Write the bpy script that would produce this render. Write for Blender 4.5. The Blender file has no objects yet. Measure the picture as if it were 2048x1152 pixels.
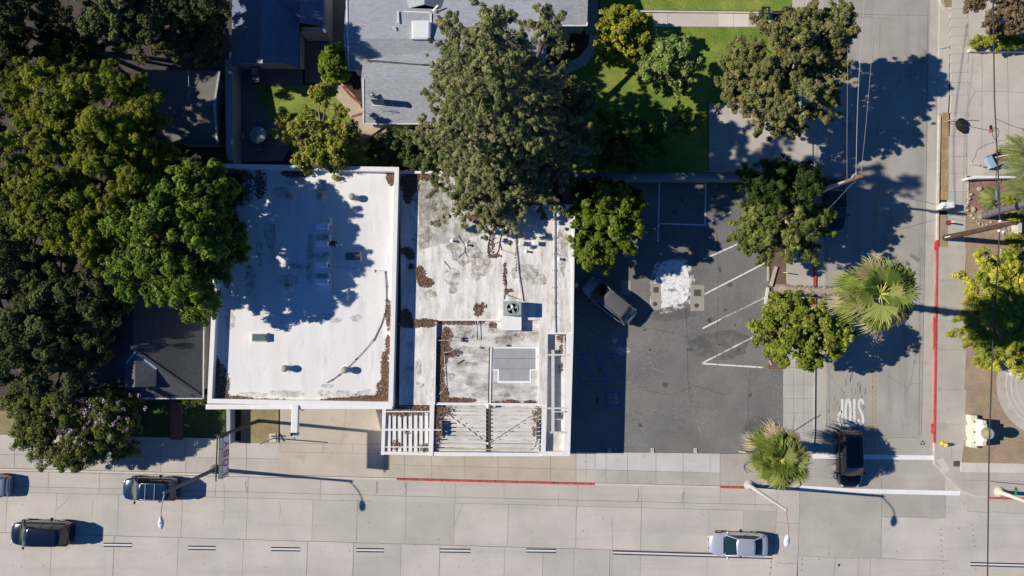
import bpy, math, random
import numpy as np
from mathutils import Vector, Matrix
R = math.radians
# ------------------------------------------------------------------ camera, sky, sun, exposure
scene = bpy.context.scene
H = 60.0; FP = 1422.0; TILT = R(2.98)
cam = bpy.data.objects.new('camera', bpy.data.cameras.new('camera'))
scene.collection.objects.link(cam)
cam.location = (0, 0, H); cam.rotation_euler = (TILT, 0, 0)
cam.data.sensor_width = 36; cam.data.lens = FP / 2048 * 36
cam.data.clip_start = .5; cam.data.clip_end = 3000
scene.camera = cam
SUN_EL = R(36.0); SUN_AZ = R(275.0)          # azimuth clockwise from +Y (image up)
world = bpy.data.worlds.new('World'); scene.world = world; world.use_nodes = True
nt = world.node_tree; bg = nt.nodes['Background']
sky = nt.nodes.new('ShaderNodeTexSky'); sky.sky_type = 'NISHITA'; sky.sun_disc = False
sky.sun_elevation = SUN_EL; sky.sun_rotation = SUN_AZ
sky.air_density = 1.0; sky.dust_density = 0.0; sky.ozone_density = 10.0; sky.altitude = 60
tv = nt.nodes.new('ShaderNodeVectorMath'); tv.operation = 'MULTIPLY'; tv.inputs[1].default_value = (.66, 1.04, 1.36)
nt.links.new(sky.outputs[0], tv.inputs[0]); nt.links.new(tv.outputs[0], bg.inputs[0]); bg.inputs[1].default_value = 0.056
sl = bpy.data.lights.new('sun', 'SUN'); sl.energy = 5.0; sl.angle = R(.53); sl.color = (1, .935, .825)
so = bpy.data.objects.new('sun', sl); scene.collection.objects.link(so)
sd = Vector((math.sin(SUN_AZ)*math.cos(SUN_EL), math.cos(SUN_AZ)*math.cos(SUN_EL), math.sin(SUN_EL)))
so.rotation_euler = sd.to_track_quat('Z', 'Y').to_euler(); so.location = (-60, 5, 80)
scene.view_settings.view_transform = 'Standard'; scene.view_settings.look = 'None'
scene.view_settings.exposure = 0.12; scene.view_settings.gamma = 1
scene.render.resolution_x = 1024; scene.render.resolution_y = 576
scene.render.engine = 'CYCLES'

# ------------------------------------------------------------------ helpers
C = scene.collection
def G(px, py, z=0.0):
    """ground plan survey: photo-map pixel (2048x1152) at height z -> metres"""
    dx = (px-1024)/FP; dy = (576-py)/FP
    ca, sa = math.cos(TILT), math.sin(TILT)
    d = (dx, dy*ca+sa, dy*sa-ca); t = (z-H)/d[2]
    return Vector((d[0]*t, d[1]*t, z))
def S(r, g, b):
    f = lambda c: (c/255/12.92 if c <= 10.3 else ((c/255+.055)/1.055)**2.4)
    return (f(r), f(g), f(b))
def scl(z=0): return FP/(H-z)            # px per metre at height z

class MB:
    def __init__(s): s.v = []; s.f = []; s.c = []; s.sm = []
    def add(s, vs, fs, col=None, smooth=False):
        o = len(s.v); s.v += [tuple(p) for p in vs]
        for f in fs: s.f.append(tuple(i+o for i in f)); s.c.append(col); s.sm.append(smooth)
        return s
    def box(s, x0, y0, z0, x1, y1, z1, col=None):
        if x0 > x1: x0, x1 = x1, x0
        if y0 > y1: y0, y1 = y1, y0
        if z0 > z1: z0, z1 = z1, z0
        return s.add([(x0,y0,z0),(x1,y0,z0),(x1,y1,z0),(x0,y1,z0),(x0,y0,z1),(x1,y0,z1),(x1,y1,z1),(x0,y1,z1)],
            [(3,2,1,0),(4,5,6,7),(0,1,5,4),(1,2,6,5),(2,3,7,6),(3,0,4,7)], col)
    def obox(s, c, sx, sy, sz, rz=0, col=None):
        """oriented box, c = centre of the base"""
        m = Matrix.Rotation(rz, 3, 'Z'); vs = []
        for z in (0, sz):
            for a, b in ((-1,-1),(1,-1),(1,1),(-1,1)): vs.append(Vector(c) + m @ Vector((a*sx/2, b*sy/2, z)))
        return s.add(vs, [(3,2,1,0),(4,5,6,7),(0,1,5,4),(1,2,6,5),(2,3,7,6),(3,0,4,7)], col)
    def prism(s, pts, z0, z1, col=None):
        a = sum(pts[i][0]*pts[(i+1)%len(pts)][1]-pts[(i+1)%len(pts)][0]*pts[i][1] for i in range(len(pts)))
        if a < 0: pts = pts[::-1]
        n = len(pts); vs = [(p[0],p[1],z0) for p in pts]+[(p[0],p[1],z1) for p in pts]
        return s.add(vs, [tuple(range(n-1,-1,-1)), tuple(range(n,2*n))]+[(i,(i+1)%n,(i+1)%n+n,i+n) for i in range(n)], col)
    def gp(s, px, z0, z1, col=None): return s.prism([G(a,b,z1)[:2] for a,b in px], z0, z1, col)
    def gbox(s, x0, y0, x1, y1, z0, z1, col=None): return s.gp([(x0,y0),(x1,y0),(x1,y1),(x0,y1)], z0, z1, col)
    def sheet(s, px, z, col=None):
        pts = [G(a,b,z)[:2] for a,b in px]
        a = sum(pts[i][0]*pts[(i+1)%len(pts)][1]-pts[(i+1)%len(pts)][0]*pts[i][1] for i in range(len(pts)))
        if a < 0: pts = pts[::-1]
        return s.add([(p[0],p[1],z) for p in pts], [tuple(range(len(pts)))], col)
    def beam(s, a, b, w, h, col=None):
        """rectangular beam from a to b (3D points at the beam's top centre)"""
        a = Vector(a); b = Vector(b); d = (b-a); n = Vector((-d.y, d.x, 0))
        if n.length < 1e-6: n = Vector((1,0,0))
        n = n.normalized()*w/2; u = Vector((0,0,h))
        vs = [a-n-u, b-n-u, b+n-u, a+n-u, a-n, b-n, b+n, a+n]
        return s.add(vs, [(3,2,1,0),(4,5,6,7),(0,1,5,4),(1,2,6,5),(2,3,7,6),(3,0,4,7)], col)
    def ribbon(s, pts, w, z, h=0, col=None):
        """flat strip along pixel polyline, w metres wide; h>0 gives it thickness"""
        P = [G(a,b,z) for a,b in pts]; L = []; Rr = []
        for i, p in enumerate(P):
            d = (P[min(i+1,len(P)-1)]-P[max(i-1,0)]); n = Vector((-d.y,d.x,0)).normalized()*w/2
            L.append(p+n); Rr.append(p-n)
        n = len(P)
        if h == 0:
            return s.add(Rr+L, [(i,i+1,n+i+1,n+i) for i in range(n-1)], col)
        B = [q-Vector((0,0,h)) for q in Rr+L]
        fs = [(i,i+1,n+i+1,n+i) for i in range(n-1)]
        fs += [(2*n+i+1,2*n+i,3*n+i,3*n+i+1) for i in range(n-1)]
        fs += [(i+1,i,2*n+i,2*n+i+1) for i in range(n-1)] + [(n+i,n+i+1,3*n+i+1,3*n+i) for i in range(n-1)]
        fs += [(0,n,3*n,2*n),(2*n-1,n-1,3*n-1,4*n-1)]
        return s.add(Rr+L+B, fs, col)
    def tube(s, pts, r, n=8, col=None, smooth=True, flat=1.0):
        pts = [Vector(p) for p in pts]; m = len(pts); rs = r if isinstance(r, (list,tuple)) else [r]*m
        vs = []; prev = None
        for i, p in enumerate(pts):
            d = (pts[min(i+1,m-1)]-pts[max(i-1,0)]).normalized()
            if prev is None:
                u = d.orthogonal().normalized()
            else: u = (prev-d*prev.dot(d)).normalized()
            prev = u; w = d.cross(u)
            for k in range(n):
                a = 2*math.pi*k/n; vs.append(p+(u*math.cos(a)+w*math.sin(a)*flat)*rs[i])
        fs = [(i*n+k, i*n+(k+1)%n, (i+1)*n+(k+1)%n, (i+1)*n+k) for i in range(m-1) for k in range(n)]
        s.add(vs, fs, col, smooth)
        return s.add([vs[k] for k in range(n)]+[vs[(m-1)*n+k] for k in range(n)], [tuple(range(n-1,-1,-1)), tuple(range(n,2*n))], col)
    def lathe(s, c, prof, n=16, col=None, smooth=True):
        """prof = [(r,z)...] around vertical axis at c"""
        vs = []
        for r, z in prof:
            for k in range(n):
                a = 2*math.pi*k/n; vs.append((c[0]+r*math.cos(a), c[1]+r*math.sin(a), c[2]+z))
        m = len(prof)
        fs = [(i*n+k, i*n+(k+1)%n, (i+1)*n+(k+1)%n, (i+1)*n+k) for i in range(m-1) for k in range(n)]
        s.add(vs, fs, col, smooth)
        return s.add([vs[k] for k in range(n)]+[vs[(m-1)*n+k] for k in range(n)], [tuple(range(n-1,-1,-1)), tuple(range(n,2*n))], col)
    def ell(s, c, rx, ry, rz, nu=14, nv=8, col=None, rot=0, jit=0, rnd=None):
        vs = []; m = Matrix.Rotation(rot,3,'Z')
        for i in range(1, nv):
            t = math.pi*i/nv
            for k in range(nu):
                a = 2*math.pi*k/nu; j = 1+(rnd.uniform(-jit,jit) if jit else 0)
                vs.append(Vector(c)+m@Vector((rx*math.sin(t)*math.cos(a)*j, ry*math.sin(t)*math.sin(a)*j, rz*math.cos(t)*j)))
        b = len(vs); vs += [Vector(c)+Vector((0,0,rz)), Vector(c)-Vector((0,0,rz))]
        fs = [((i)*nu+k,(i+1)*nu+k,(i+1)*nu+(k+1)%nu,i*nu+(k+1)%nu) for i in range(nv-2) for k in range(nu)]
        fs += [(b,k,(k+1)%nu) for k in range(nu)]+[(b+1,(nv-2)*nu+(k+1)%nu,(nv-2)*nu+k) for k in range(nu)]
        return s.add(vs, fs, col, True)
    def build(s, name, m, parent=None, local=False, bevel=0):
        me = bpy.data.meshes.new(name)
        off = Vector((0,0,0)) if (parent is None or local) else wloc(parent)
        me.from_pydata([(p[0]-off.x,p[1]-off.y,p[2]-off.z) for p in s.v], [], s.f); me.materials.append(m)
        if any(c is not None for c in s.c):
            at = me.attributes.new('tint', 'FLOAT_COLOR', 'FACE')
            buf = []
            for c in s.c: c = c or (1,1,1); buf += [c[0],c[1],c[2],1]
            at.data.foreach_set('color', buf)
        me.polygons.foreach_set('use_smooth', s.sm); me.update()
        o = bpy.data.objects.new(name, me); C.objects.link(o)
        if parent is not None: o.parent = parent
        if bevel:
            b = o.modifiers.new('bevel','BEVEL'); b.width = bevel; b.segments = 2; b.limit_method = 'ANGLE'
        return o
def wloc(o):
    v = Vector(o.location)
    while o.parent is not None: o = o.parent; v = v+Vector(o.location)
    return v
def tag(o, label, cat, group=None):
    o['label'] = label; o['category'] = cat
    if group: o['group'] = group
    return o
def thing(name, label, cat, loc=(0,0,0), rz=0, group=None):
    o = bpy.data.objects.new(name, None); C.objects.link(o); o.location = loc; o.rotation_euler = (0,0,rz)
    o.empty_display_size = .3
    return tag(o, label, cat, group)
def struct(name, mb, m, kind='structure', bevel=0):
    o = mb.build(name, m, bevel=bevel); o['kind'] = kind; return o
def copy_tree(o, parent=None):
    c = o.copy(); C.objects.link(c)
    if parent is not None: c.parent = parent
    for ch in [q for q in bpy.data.objects if q.parent == o]: copy_tree(ch, c)
    return c

def parts(name, m, parent, fns, **kw):
    """one object per piece"""
    for f in fns: k = MB(); f(k); k.build(name, m, parent, **kw)
# ------------------------------------------------------------------ materials
MATS = {}
def mat(name, base, rough=.85, var=.12, scale=.6, fine=9.0, fvar=.12, bump=0.0, metal=0, tint=False, stretch=(1,1,1),
        stain=None, brick=None, cracks=None, coat=0, spec=None, worn=None, mapscale=1, speck=0, colvar=None, emit=None, trans=0):
    m = bpy.data.materials.new(name); m.use_nodes = True; MATS[name] = m
    n = m.node_tree.nodes; L = m.node_tree.links; p = n['Principled BSDF']
    def N(t, **k):
        q = n.new(t)
        for a, b in k.items(): setattr(q, a, b)
        return q
    tc = N('ShaderNodeTexCoord'); mp = N('ShaderNodeMapping'); mp.inputs['Scale'].default_value = stretch
    L.new(tc.outputs['Object'], mp.inputs[0])
    def noise(sc, det=4, ro=.6, src=None):
        q = N('ShaderNodeTexNoise'); q.inputs['Scale'].default_value = sc; q.inputs['Detail'].default_value = det
        q.inputs['Roughness'].default_value = ro; L.new((src or mp).outputs[0 if src is None else 'Object'], q.inputs['Vector']); return q
    def mr(sock, a, b, c=.3, d=.7):
        q = N('ShaderNodeMapRange'); L.new(sock, q.inputs[0]); q.inputs[1].default_value = c; q.inputs[2].default_value = d
        q.inputs[3].default_value = a; q.inputs[4].default_value = b; return q.outputs[0]
    def mul(col, fac):
        q = N('ShaderNodeVectorMath', operation='SCALE'); L.new(col, q.inputs[0]); L.new(fac, q.inputs['Scale']); return q.outputs[0]
    def mix(a, b, f):
        q = N('ShaderNodeMix', data_type='RGBA')
        L.new(f, q.inputs[0]); L.new(a, q.inputs[6]) if not isinstance(a, tuple) else setattr(q.inputs[6], 'default_value', (*a,1))
        L.new(b, q.inputs[7]) if not isinstance(b, tuple) else setattr(q.inputs[7], 'default_value', (*b,1))
        return q.outputs[2]
    rgb = N('ShaderNodeRGB'); rgb.outputs[0].default_value = (*base, 1); col = rgb.outputs[0]
    if tint:
        at = N('ShaderNodeAttribute', attribute_name='tint')
        q = N('ShaderNodeVectorMath', operation='MULTIPLY'); L.new(col, q.inputs[0]); L.new(at.outputs['Color'], q.inputs[1]); col = q.outputs[0]
    if colvar: col = mix(col, colvar[0], mr(noise(colvar[1], 5).outputs[0], 0, 1, *(colvar[2] if len(colvar) > 2 else (.42,.62))))
    if var: col = mul(col, mr(noise(scale, 6).outputs[0], 1-var, 1+var))
    fn = noise(fine, 3, .7)
    if fvar: col = mul(col, mr(fn.outputs[0], 1-fvar, 1+fvar))
    if stain:           # (colour, scale, lo, hi, stretch-vector)
        st = N('ShaderNodeMapping'); st.inputs['Scale'].default_value = stain[4] if len(stain) > 4 else (1,1,1)
        st.inputs['Location'].default_value = (3.1, 7.7, 0); L.new(tc.outputs['Object'], st.inputs[0])
        q = N('ShaderNodeTexNoise'); q.inputs['Scale'].default_value = stain[1]; q.inputs['Detail'].default_value = 8; q.inputs['Roughness'].default_value = .65
        L.new(st.outputs[0], q.inputs['Vector']); col = mix(col, stain[0], mr(q.outputs[0], 0, .8, stain[2], stain[3]))
    if speck:
        q = N('ShaderNodeTexNoise'); q.inputs['Scale'].default_value = 14; q.inputs['Detail'].default_value = 2
        L.new(tc.outputs['Object'], q.inputs['Vector']); col = mul(col, mr(q.outputs[0], 1-speck, 1, .3, .42))
    if brick:           # (w, h, mortar colour factor, axis)
        bm = N('ShaderNodeMapping'); L.new(tc.outputs['Object'], bm.inputs[0])
        if len(brick) > 3: bm.inputs['Rotation'].default_value = (0,0,brick[3])
        b = N('ShaderNodeTexBrick'); L.new(bm.outputs[0], b.inputs[0]); b.inputs['Scale'].default_value = 1
        b.inputs['Brick Width'].default_value = brick[0]; b.inputs['Row Height'].default_value = brick[1]
        b.inputs['Mortar Size'].default_value = brick[1]*.09; b.inputs['Color1'].default_value = (1,1,1,1)
        b.inputs['Color2'].default_value = (.8,.8,.82,1); b.inputs['Mortar'].default_value = (brick[2],)*3+(1,)
        q = N('ShaderNodeVectorMath', operation='MULTIPLY'); L.new(col, q.inputs[0]); L.new(b.outputs[0], q.inputs[1]); col = q.outputs[0]
    if cracks:          # (scale, width, darkness)
        nz = noise(1.1, 5); ad = N('ShaderNodeVectorMath', operation='ADD'); sc2 = N('ShaderNodeVectorMath', operation='SCALE'); sc2.inputs['Scale'].default_value = .9
        L.new(nz.outputs[1], sc2.inputs[0]); L.new(tc.outputs['Object'], ad.inputs[0]); L.new(sc2.outputs[0], ad.inputs[1])
        v = N('ShaderNodeTexVoronoi', feature='DISTANCE_TO_EDGE'); v.inputs['Scale'].default_value = cracks[0]; L.new(ad.outputs[0], v.inputs['Vector'])
        ln = mr(v.outputs[0], 1, 0, 0, cracks[1])
        ms = N('ShaderNodeMath', operation='MULTIPLY'); L.new(ln, ms.inputs[0]); L.new(mr(noise(.25, 3).outputs[0], 0, 1, .42, .6), ms.inputs[1])
        col = mix(col, tuple(c*cracks[2] for c in base), ms.outputs[0])
    L.new(col, p.inputs['Base Color']); p.inputs['Roughness'].default_value = rough; p.inputs['Metallic'].default_value = metal
    if coat: p.inputs['Coat Weight'].default_value = coat; p.inputs['Coat Roughness'].default_value = .03
    if spec is not None: p.inputs['Specular IOR Level'].default_value = spec
    if bump:
        b = N('ShaderNodeBump'); b.inputs['Strength'].default_value = min(1,bump*12); b.inputs['Distance'].default_value = bump
        L.new(fn.outputs[0], b.inputs['Height']); L.new(b.outputs[0], p.inputs['Normal'])
    out = n['Material Output']; sh = p.outputs[0]
    if trans:
        tr = N('ShaderNodeBsdfTranslucent'); L.new(col, tr.inputs[0]); mx = N('ShaderNodeMixShader'); mx.inputs[0].default_value = trans
        L.new(sh, mx.inputs[1]); L.new(tr.outputs[0], mx.inputs[2]); sh = mx.outputs[0]
    if worn:            # (scale, lo, hi) flaked paint: bare where noise is low
        q = N('ShaderNodeTexNoise'); q.inputs['Scale'].default_value = worn[0]; q.inputs['Detail'].default_value = 8; q.inputs['Roughness'].default_value = .75
        L.new(tc.outputs['Object'], q.inputs['Vector'])
        t = N('ShaderNodeBsdfTransparent'); mx = N('ShaderNodeMixShader'); L.new(mr(q.outputs[0], 0, 1, worn[1], worn[2]), mx.inputs[0])
        L.new(t.outputs[0], mx.inputs[1]); L.new(sh, mx.inputs[2]); sh = mx.outputs[0]
    if sh is not p.outputs[0]: L.new(sh, out.inputs[0])
    return m
M_ground = mat('dirt', (.052,.037,.027), var=.35, scale=.5, fine=5, fvar=.4, bump=.03)
M_conc = mat('street_concrete', (.535,.48,.425), rough=.9, tint=True, var=.09, scale=.35, fine=18, fvar=.07, speck=.16, bump=.002, colvar=((.46,.43,.37), .22, (.45,.7)),stain=((.36,.34,.30),.5,.50,.85,(.12,1.7,1)))
M_walk = mat('walk_concrete', (.50,.455,.395), rough=.9, tint=True, var=.10, scale=.5, fine=16, fvar=.06, speck=.06, stain=((.27,.24,.19),.8,.60,.8))
M_joint = mat('joint_filler', (.20,.18,.15), rough=.95, var=.3, scale=3)
M_asph = mat('street_asphalt', (.355,.335,.29), rough=.95, var=.13, scale=.35, fine=22, fvar=.16, speck=.12, bump=.003, cracks=(.22,.010,.5), stain=((.22,.205,.18),.35,.50,.80,(2.4,.25,1)))
M_lot = mat('lot_asphalt', (.163,.160,.152), rough=.95, var=.18, scale=.3, fine=24, fvar=.22, speck=.25, bump=.003, cracks=(2.6,.05,1.5), colvar=((.185,.178,.16),.16,(.45,.6)))
M_white = mat('white_paint', (.74,.73,.71), rough=.7, var=.08, scale=3, worn=(5,.36,.44))
M_faint = mat('faded_white_paint', (.50,.50,.49), rough=.8, var=.1, scale=3, worn=(4,.43,.55))
M_blue = mat('blue_paint', (.03,.10,.42), rough=.7, var=.1, scale=3, worn=(4,.40,.5))
M_yell = mat('yellow_paint', (.50,.33,.09), rough=.8, var=.15, scale=3, worn=(3.5,.44,.58))
M_black = mat('black_paint', (.03,.03,.03), rough=.8, var=.1, worn=(5,.28,.40))
M_red = mat('red_kerb_paint', (.55,.06,.065), rough=.7, var=.2, scale=2, worn=(4.5,.36,.50))
M_kerb = mat('kerb_concrete', (.56,.515,.45), rough=.9, var=.12, scale=1.2, fvar=.08)
M_grass = mat('lawn_grass', (.138,.212,.020), rough=.9, var=.22, scale=.35, fine=7, fvar=.35, bump=.02, colvar=((.205,.235,.042),.35,(.42,.70)))
M_dgrass = mat('shade_darkened_grass', (.045,.075,.015), rough=.9, var=.3, scale=.6, fine=8, fvar=.4, bump=.05)  # lawn green darkened in the colour to hold the yard's shade
M_dry = mat('dry_grass', (.34,.235,.115), rough=.95, var=.22, scale=1.5, fine=10, fvar=.3, bump=.04)
M_drylawn = mat('dry_lawn', (.27,.22,.11), rough=.95, var=.25, scale=1.0, fine=9, fvar=.3, bump=.04)
M_mulch = mat('mulch_soil', (.34,.245,.165), rough=.95, var=.22, scale=.6, fine=9, fvar=.28, bump=.03, colvar=((.30,.24,.13),.4,(.5,.66)))
M_bark_m = mat('bark_mulch', (.26,.15,.11), rough=.95, var=.25, scale=2, fine=13, fvar=.4, bump=.03)
M_soil = mat('dark_soil', (.045,.032,.024), rough=.95, var=.3, scale=1, fine=8, fvar=.4, bump=.03)
M_patio = mat('patio_paving', (.17,.16,.15), rough=.9, var=.12, scale=.8)
M_pinkwalk = mat('tan_path', (.47,.37,.29), rough=.9, var=.12, scale=.9)
M_brick = mat('red_brick', (.30,.11,.07), rough=.9, var=.15, scale=2, brick=(.22,.11,.6))
M_roofw = mat('white_roof_coating', (.765,.745,.72), rough=.75, colvar=((.655,.635,.61),.45,(.48,.72)), var=.10, scale=.9, fine=10, fvar=.06, stretch=(1.8,.35,1), stain=((.42,.40,.36),.5,.57,.78,(2.4,.5,1)))
M_roofg = mat('dirty_roof_coating', (.77,.735,.69), rough=.8, var=.14, scale=1.3, fine=7, fvar=.14, stretch=(2.4,.45,1), colvar=((.60,.55,.475),.55,(.45,.68)), stain=((.30,.27,.22),.9,.50,.76,(2.6,.8,1)))
M_roofh = mat('heavily_stained_roof', (.70,.67,.625), rough=.8, var=.12, scale=.8, fine=8, fvar=.12, stain=((.20,.18,.15),.7,.42,.66,(1,1.9,1)))
M_para = mat('white_stucco', (.78,.76,.73), rough=.7, var=.05, scale=1.5, fvar=.04, stain=((.5,.48,.45),1.2,.62,.85))
M_wall = mat('cream_stucco', (.60,.57,.51), rough=.85, var=.08, scale=1)
M_grey = mat('grey_felt', (.34,.345,.34), rough=.85, var=.10, scale=1.2)
M_shing = mat('grey_shingle', (.40,.415,.44), rough=.9, var=.07, scale=.5, fine=14, fvar=.12, brick=(.30,.15,.72))
M_shingb = mat('blue_grey_shingle', (.17,.21,.29), rough=.9, var=.10, scale=.5, fine=14, fvar=.12, brick=(.30,.15,.6,R(90)))
M_slate = mat('dark_shingle', (.075,.08,.088), rough=.9, var=.12, scale=.5, fine=14, fvar=.15, brick=(.30,.16,.5,R(90)))
M_tan = mat('tan_flat_roof', (.17,.155,.14), rough=.95, var=.15, scale=.6, fine=10, fvar=.12)
M_glass = mat('dark_glass', (.012,.017,.018), rough=.06, var=0, fvar=0, spec=.9)
M_skyl = mat('skylight_acrylic', (.16,.18,.185), rough=.25, var=.1, fvar=0)
M_skylw = mat('white_skylight', (.75,.75,.76), rough=.3, var=.05, fvar=0)
M_galv = mat('galvanised_steel', (.42,.43,.43), rough=.55, metal=.3, var=.12, scale=4)
M_whitem = mat('white_metal', (.74,.74,.72), rough=.5, var=.05, scale=3)
M_hvac = mat('grey_green_metal', (.33,.37,.35), rough=.5, var=.06, scale=3)
M_dark = mat('dark_metal', (.022,.020,.018), rough=.6, var=.1)
M_dkgrey = mat('dark_grey_metal', (.10,.11,.12), rough=.5, var=.1)
M_pipe = mat('painted_pipe', (.60,.585,.55), rough=.6, var=.15, scale=4)
M_pole = mat('concrete_pole', (.47,.46,.43), rough=.8, var=.08, scale=3)
M_wood = mat('weathered_pole_wood', (.085,.048,.033), rough=.9, var=.3, scale=3, stretch=(1,1,.3))
M_plank = mat('weathered_plank', (.46,.40,.33), rough=.9, var=.15, scale=3)
M_wire = mat('cable_rubber', (.035,.033,.03), rough=.7, var=0, fvar=0)
M_wirel = mat('aluminium_wire', (.38,.38,.38), rough=.5, metal=.4, var=0, fvar=0)
M_rock = mat('boulder_rock', (.36,.31,.25), rough=.9, var=.22, scale=3, fvar=.2)
M_debris = mat('dead_leaves', (.165,.112,.082), rough=.95, tint=True, var=.1)
M_debf = mat('packed_leaf_litter', (.125,.088,.066), rough=.98, var=.3, scale=4, fine=14, fvar=.4, worn=(5.0,.44,.60))
M_rust = mat('rusty_cover', (.085,.065,.06), rough=.8, var=.2, scale=4)
M_zinc = mat('pale_zinc_sheet', (.78,.80,.82), rough=.42, metal=.75, var=.06, scale=3)
M_bark = mat('tree_bark', (.12,.085,.06), rough=.95, var=.25, scale=3)
M_barkg = mat('grey_bark', (.26,.21,.175), rough=.95, var=.25, scale=3)
M_yellow = mat('yellow_enamel', (.78,.55,.02), rough=.4, var=.05)
M_redm = mat('red_enamel', (.60,.03,.03), rough=.4, var=.08)
M_green = mat('green_sign', (.02,.17,.06), rough=.5, var=.05)
M_bluesteel = mat('pale_blue_steel', (.30,.42,.56), rough=.5, var=.1, scale=3)
M_bluecap = mat('blue_enamel', (.03,.10,.30), rough=.4, var=.05)
M_cream = mat('cream_plaster', (.66,.61,.49), rough=.8, var=.07, scale=2)
M_bin = mat('black_plastic', (.02,.02,.022), rough=.5, var=.1)
M_globe = mat('pale_blue_globe', (.42,.52,.62), rough=.35, var=.05)
M_globes = mat('stone_mosaic', (.30,.28,.16), rough=.8, var=.15, scale=6)
def leafmat(name, base, tr=.10): return mat(name, base, rough=.75, var=.0, fvar=0, tint=True, trans=tr, spec=.12)
M_leaf = leafmat('leaf_green', (1,1,1))
# ================================================================== ground, streets, walks
rnd = random.Random(7)
g = MB(); g.add([(-600,-600,-.06),(600,-600,-.06),(600,600,-.06),(-600,600,-.06)], [(0,1,2,3)]); struct('ground', g, M_ground)
KY = lambda x: 942+.0245*x                 # north kerb of the main street
LY = lambda x: 1065+.0285*x                # first lane joint
# --- main street: concrete slabs laid side by side, each with its own tone
road = MB(); joints = MB(); road.add([(-75,-75,-.006),(75,-75,-.006),(75,G(0,958,0).y,-.006),(-75,G(0,958,0).y,-.006)], [(0,1,2,3)], (.95,.95,.95))
def T(k): return (k, k, k)
def TG(k): return (k*.95, k*.98, k*.94)    # greenish older concrete
def BG(k): return (k*.93, k*.985, k*1.0)
def slab(px, z=0, col=None): road.gp(px, z-.25, z, col or T(1))
X0, X1 = -1500, 1555
def KJ(x, y):     # transverse joints lean a little
    return x + (y-1000)*(-.05+.034*max(0, min(x,1600))/1283 if x < 1700 else .06)
cols_gut = [X0,-120,95,197,305,430,495,640,752,812,910,1008,1155,1283,1368,1440,1510,X1]
cols_l1 = [X0,-400,-130,14,113,237,365,495,626,715,812,910,1017,1153,1283,1418,1487,X1]
cols_l2 = [X0,-400,-130,-20,107,232,360,490,618,710,805,882,1012,1088,1150,1222,1283,1416,X1]
tone1 = {626:TG(.93),715:TG(.90),812:TG(.86),1487:TG(.82),-20:T(1),910:T(1.03),1017:T(1.0),365:T(1.02)}
tone2 = {710:BG(.88),1088:BG(.90),1150:BG(.90),1222:BG(.92),805:T(1.02),882:T(1.03),1283:T(1.0),490:T(1.01)}
def row(cols, ya, yb, tones, jw=.035, jprob=1.0):
    for a, b in zip(cols[:-1], cols[1:]):
        q = [(KJ(a,ya(a)),ya(a)),(KJ(b,ya(b)),ya(b)),(KJ(b,yb(b)),yb(b)),(KJ(a,yb(a)),yb(a))]
        slab(q, 0, tones.get(a) or T(rnd.uniform(.97,1.03)))
        if rnd.random() < jprob:
            n = 7; pts = []
            for i in range(n+1):
                y = ya(a)+(yb(a)-ya(a))*i/n; pts.append((KJ(a,y)+rnd.uniform(-.35,.35), y))
            joints.ribbon(pts, jw*rnd.uniform(.4,1.1), .004)
row(cols_gut, KY, lambda x: KY(x)+30, {a: T(rnd.uniform(.93,1.0)) for a in cols_gut}, .03)
row(cols_gut, lambda x: KY(x)+30, lambda x: KY(x)+42, {a: TG(rnd.uniform(.93,.99)) for a in cols_gut}, .03, .8)
row(cols_l1, lambda x: KY(x)+42, LY, tone1, .04)
row(cols_l2, LY, lambda x: LY(x)+135, tone2, .04)
row(cols_l2, lambda x: LY(x)+135, lambda x: LY(x)+700, {}, .04)
def wavy(f, x0, x1, w, step=25, amp=.4):
    pts = []; x = x0
    while x <= x1: pts.append((x, f(x)+rnd.uniform(-amp,amp))); x += step
    pts.append((x1, f(x1))); joints.ribbon(pts, w, .0045)
wavy(lambda x: KY(x)+30, X0, X1, .035); wavy(lambda x: KY(x)+42, X0, 745, .03); wavy(lambda x: KY(x)+42, 910, 1487, .03); wavy(LY, X0, X1, .045)
wavy(lambda x: LY(x)+135, X0, X1, .045)
# wandering cracks
def crack(p, w=.02):
    pts = []
    for (a, b), (c, d) in zip(p[:-1], p[1:]):
        for i in range(6): t = i/6; pts.append((a+(c-a)*t+rnd.uniform(-1.1,1.1), b+(d-b)*t+rnd.uniform(-1.1,1.1)))
    pts.append(p[-1]); joints.ribbon(pts, w, .005)
for p in [[(448,965),(450,1010),(446,1050)],[(925,1007),(910,1050)],[(560,1003),(561,1030)],[(1224,1035),(1226,1090),(1222,1152)],[(113,1020),(140,995)],
          [(1117,990),(1118,1014)],[(495,960),(496,985)],[(888,970),(890,990)],[(1360,945),(1364,975)],[(185,1000),(184,1035)],[(1398,1022),(1410,1034)],[(130,1100),(160,1080)]]: crack(p)
for p in [[(753,962),(755,985)],[(811,965),(812,990)],[(1366,982),(1365,1006)],[(1278,978),(1275,1005)],[(490,962),(494,985)]]: crack(p, .05)
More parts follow.
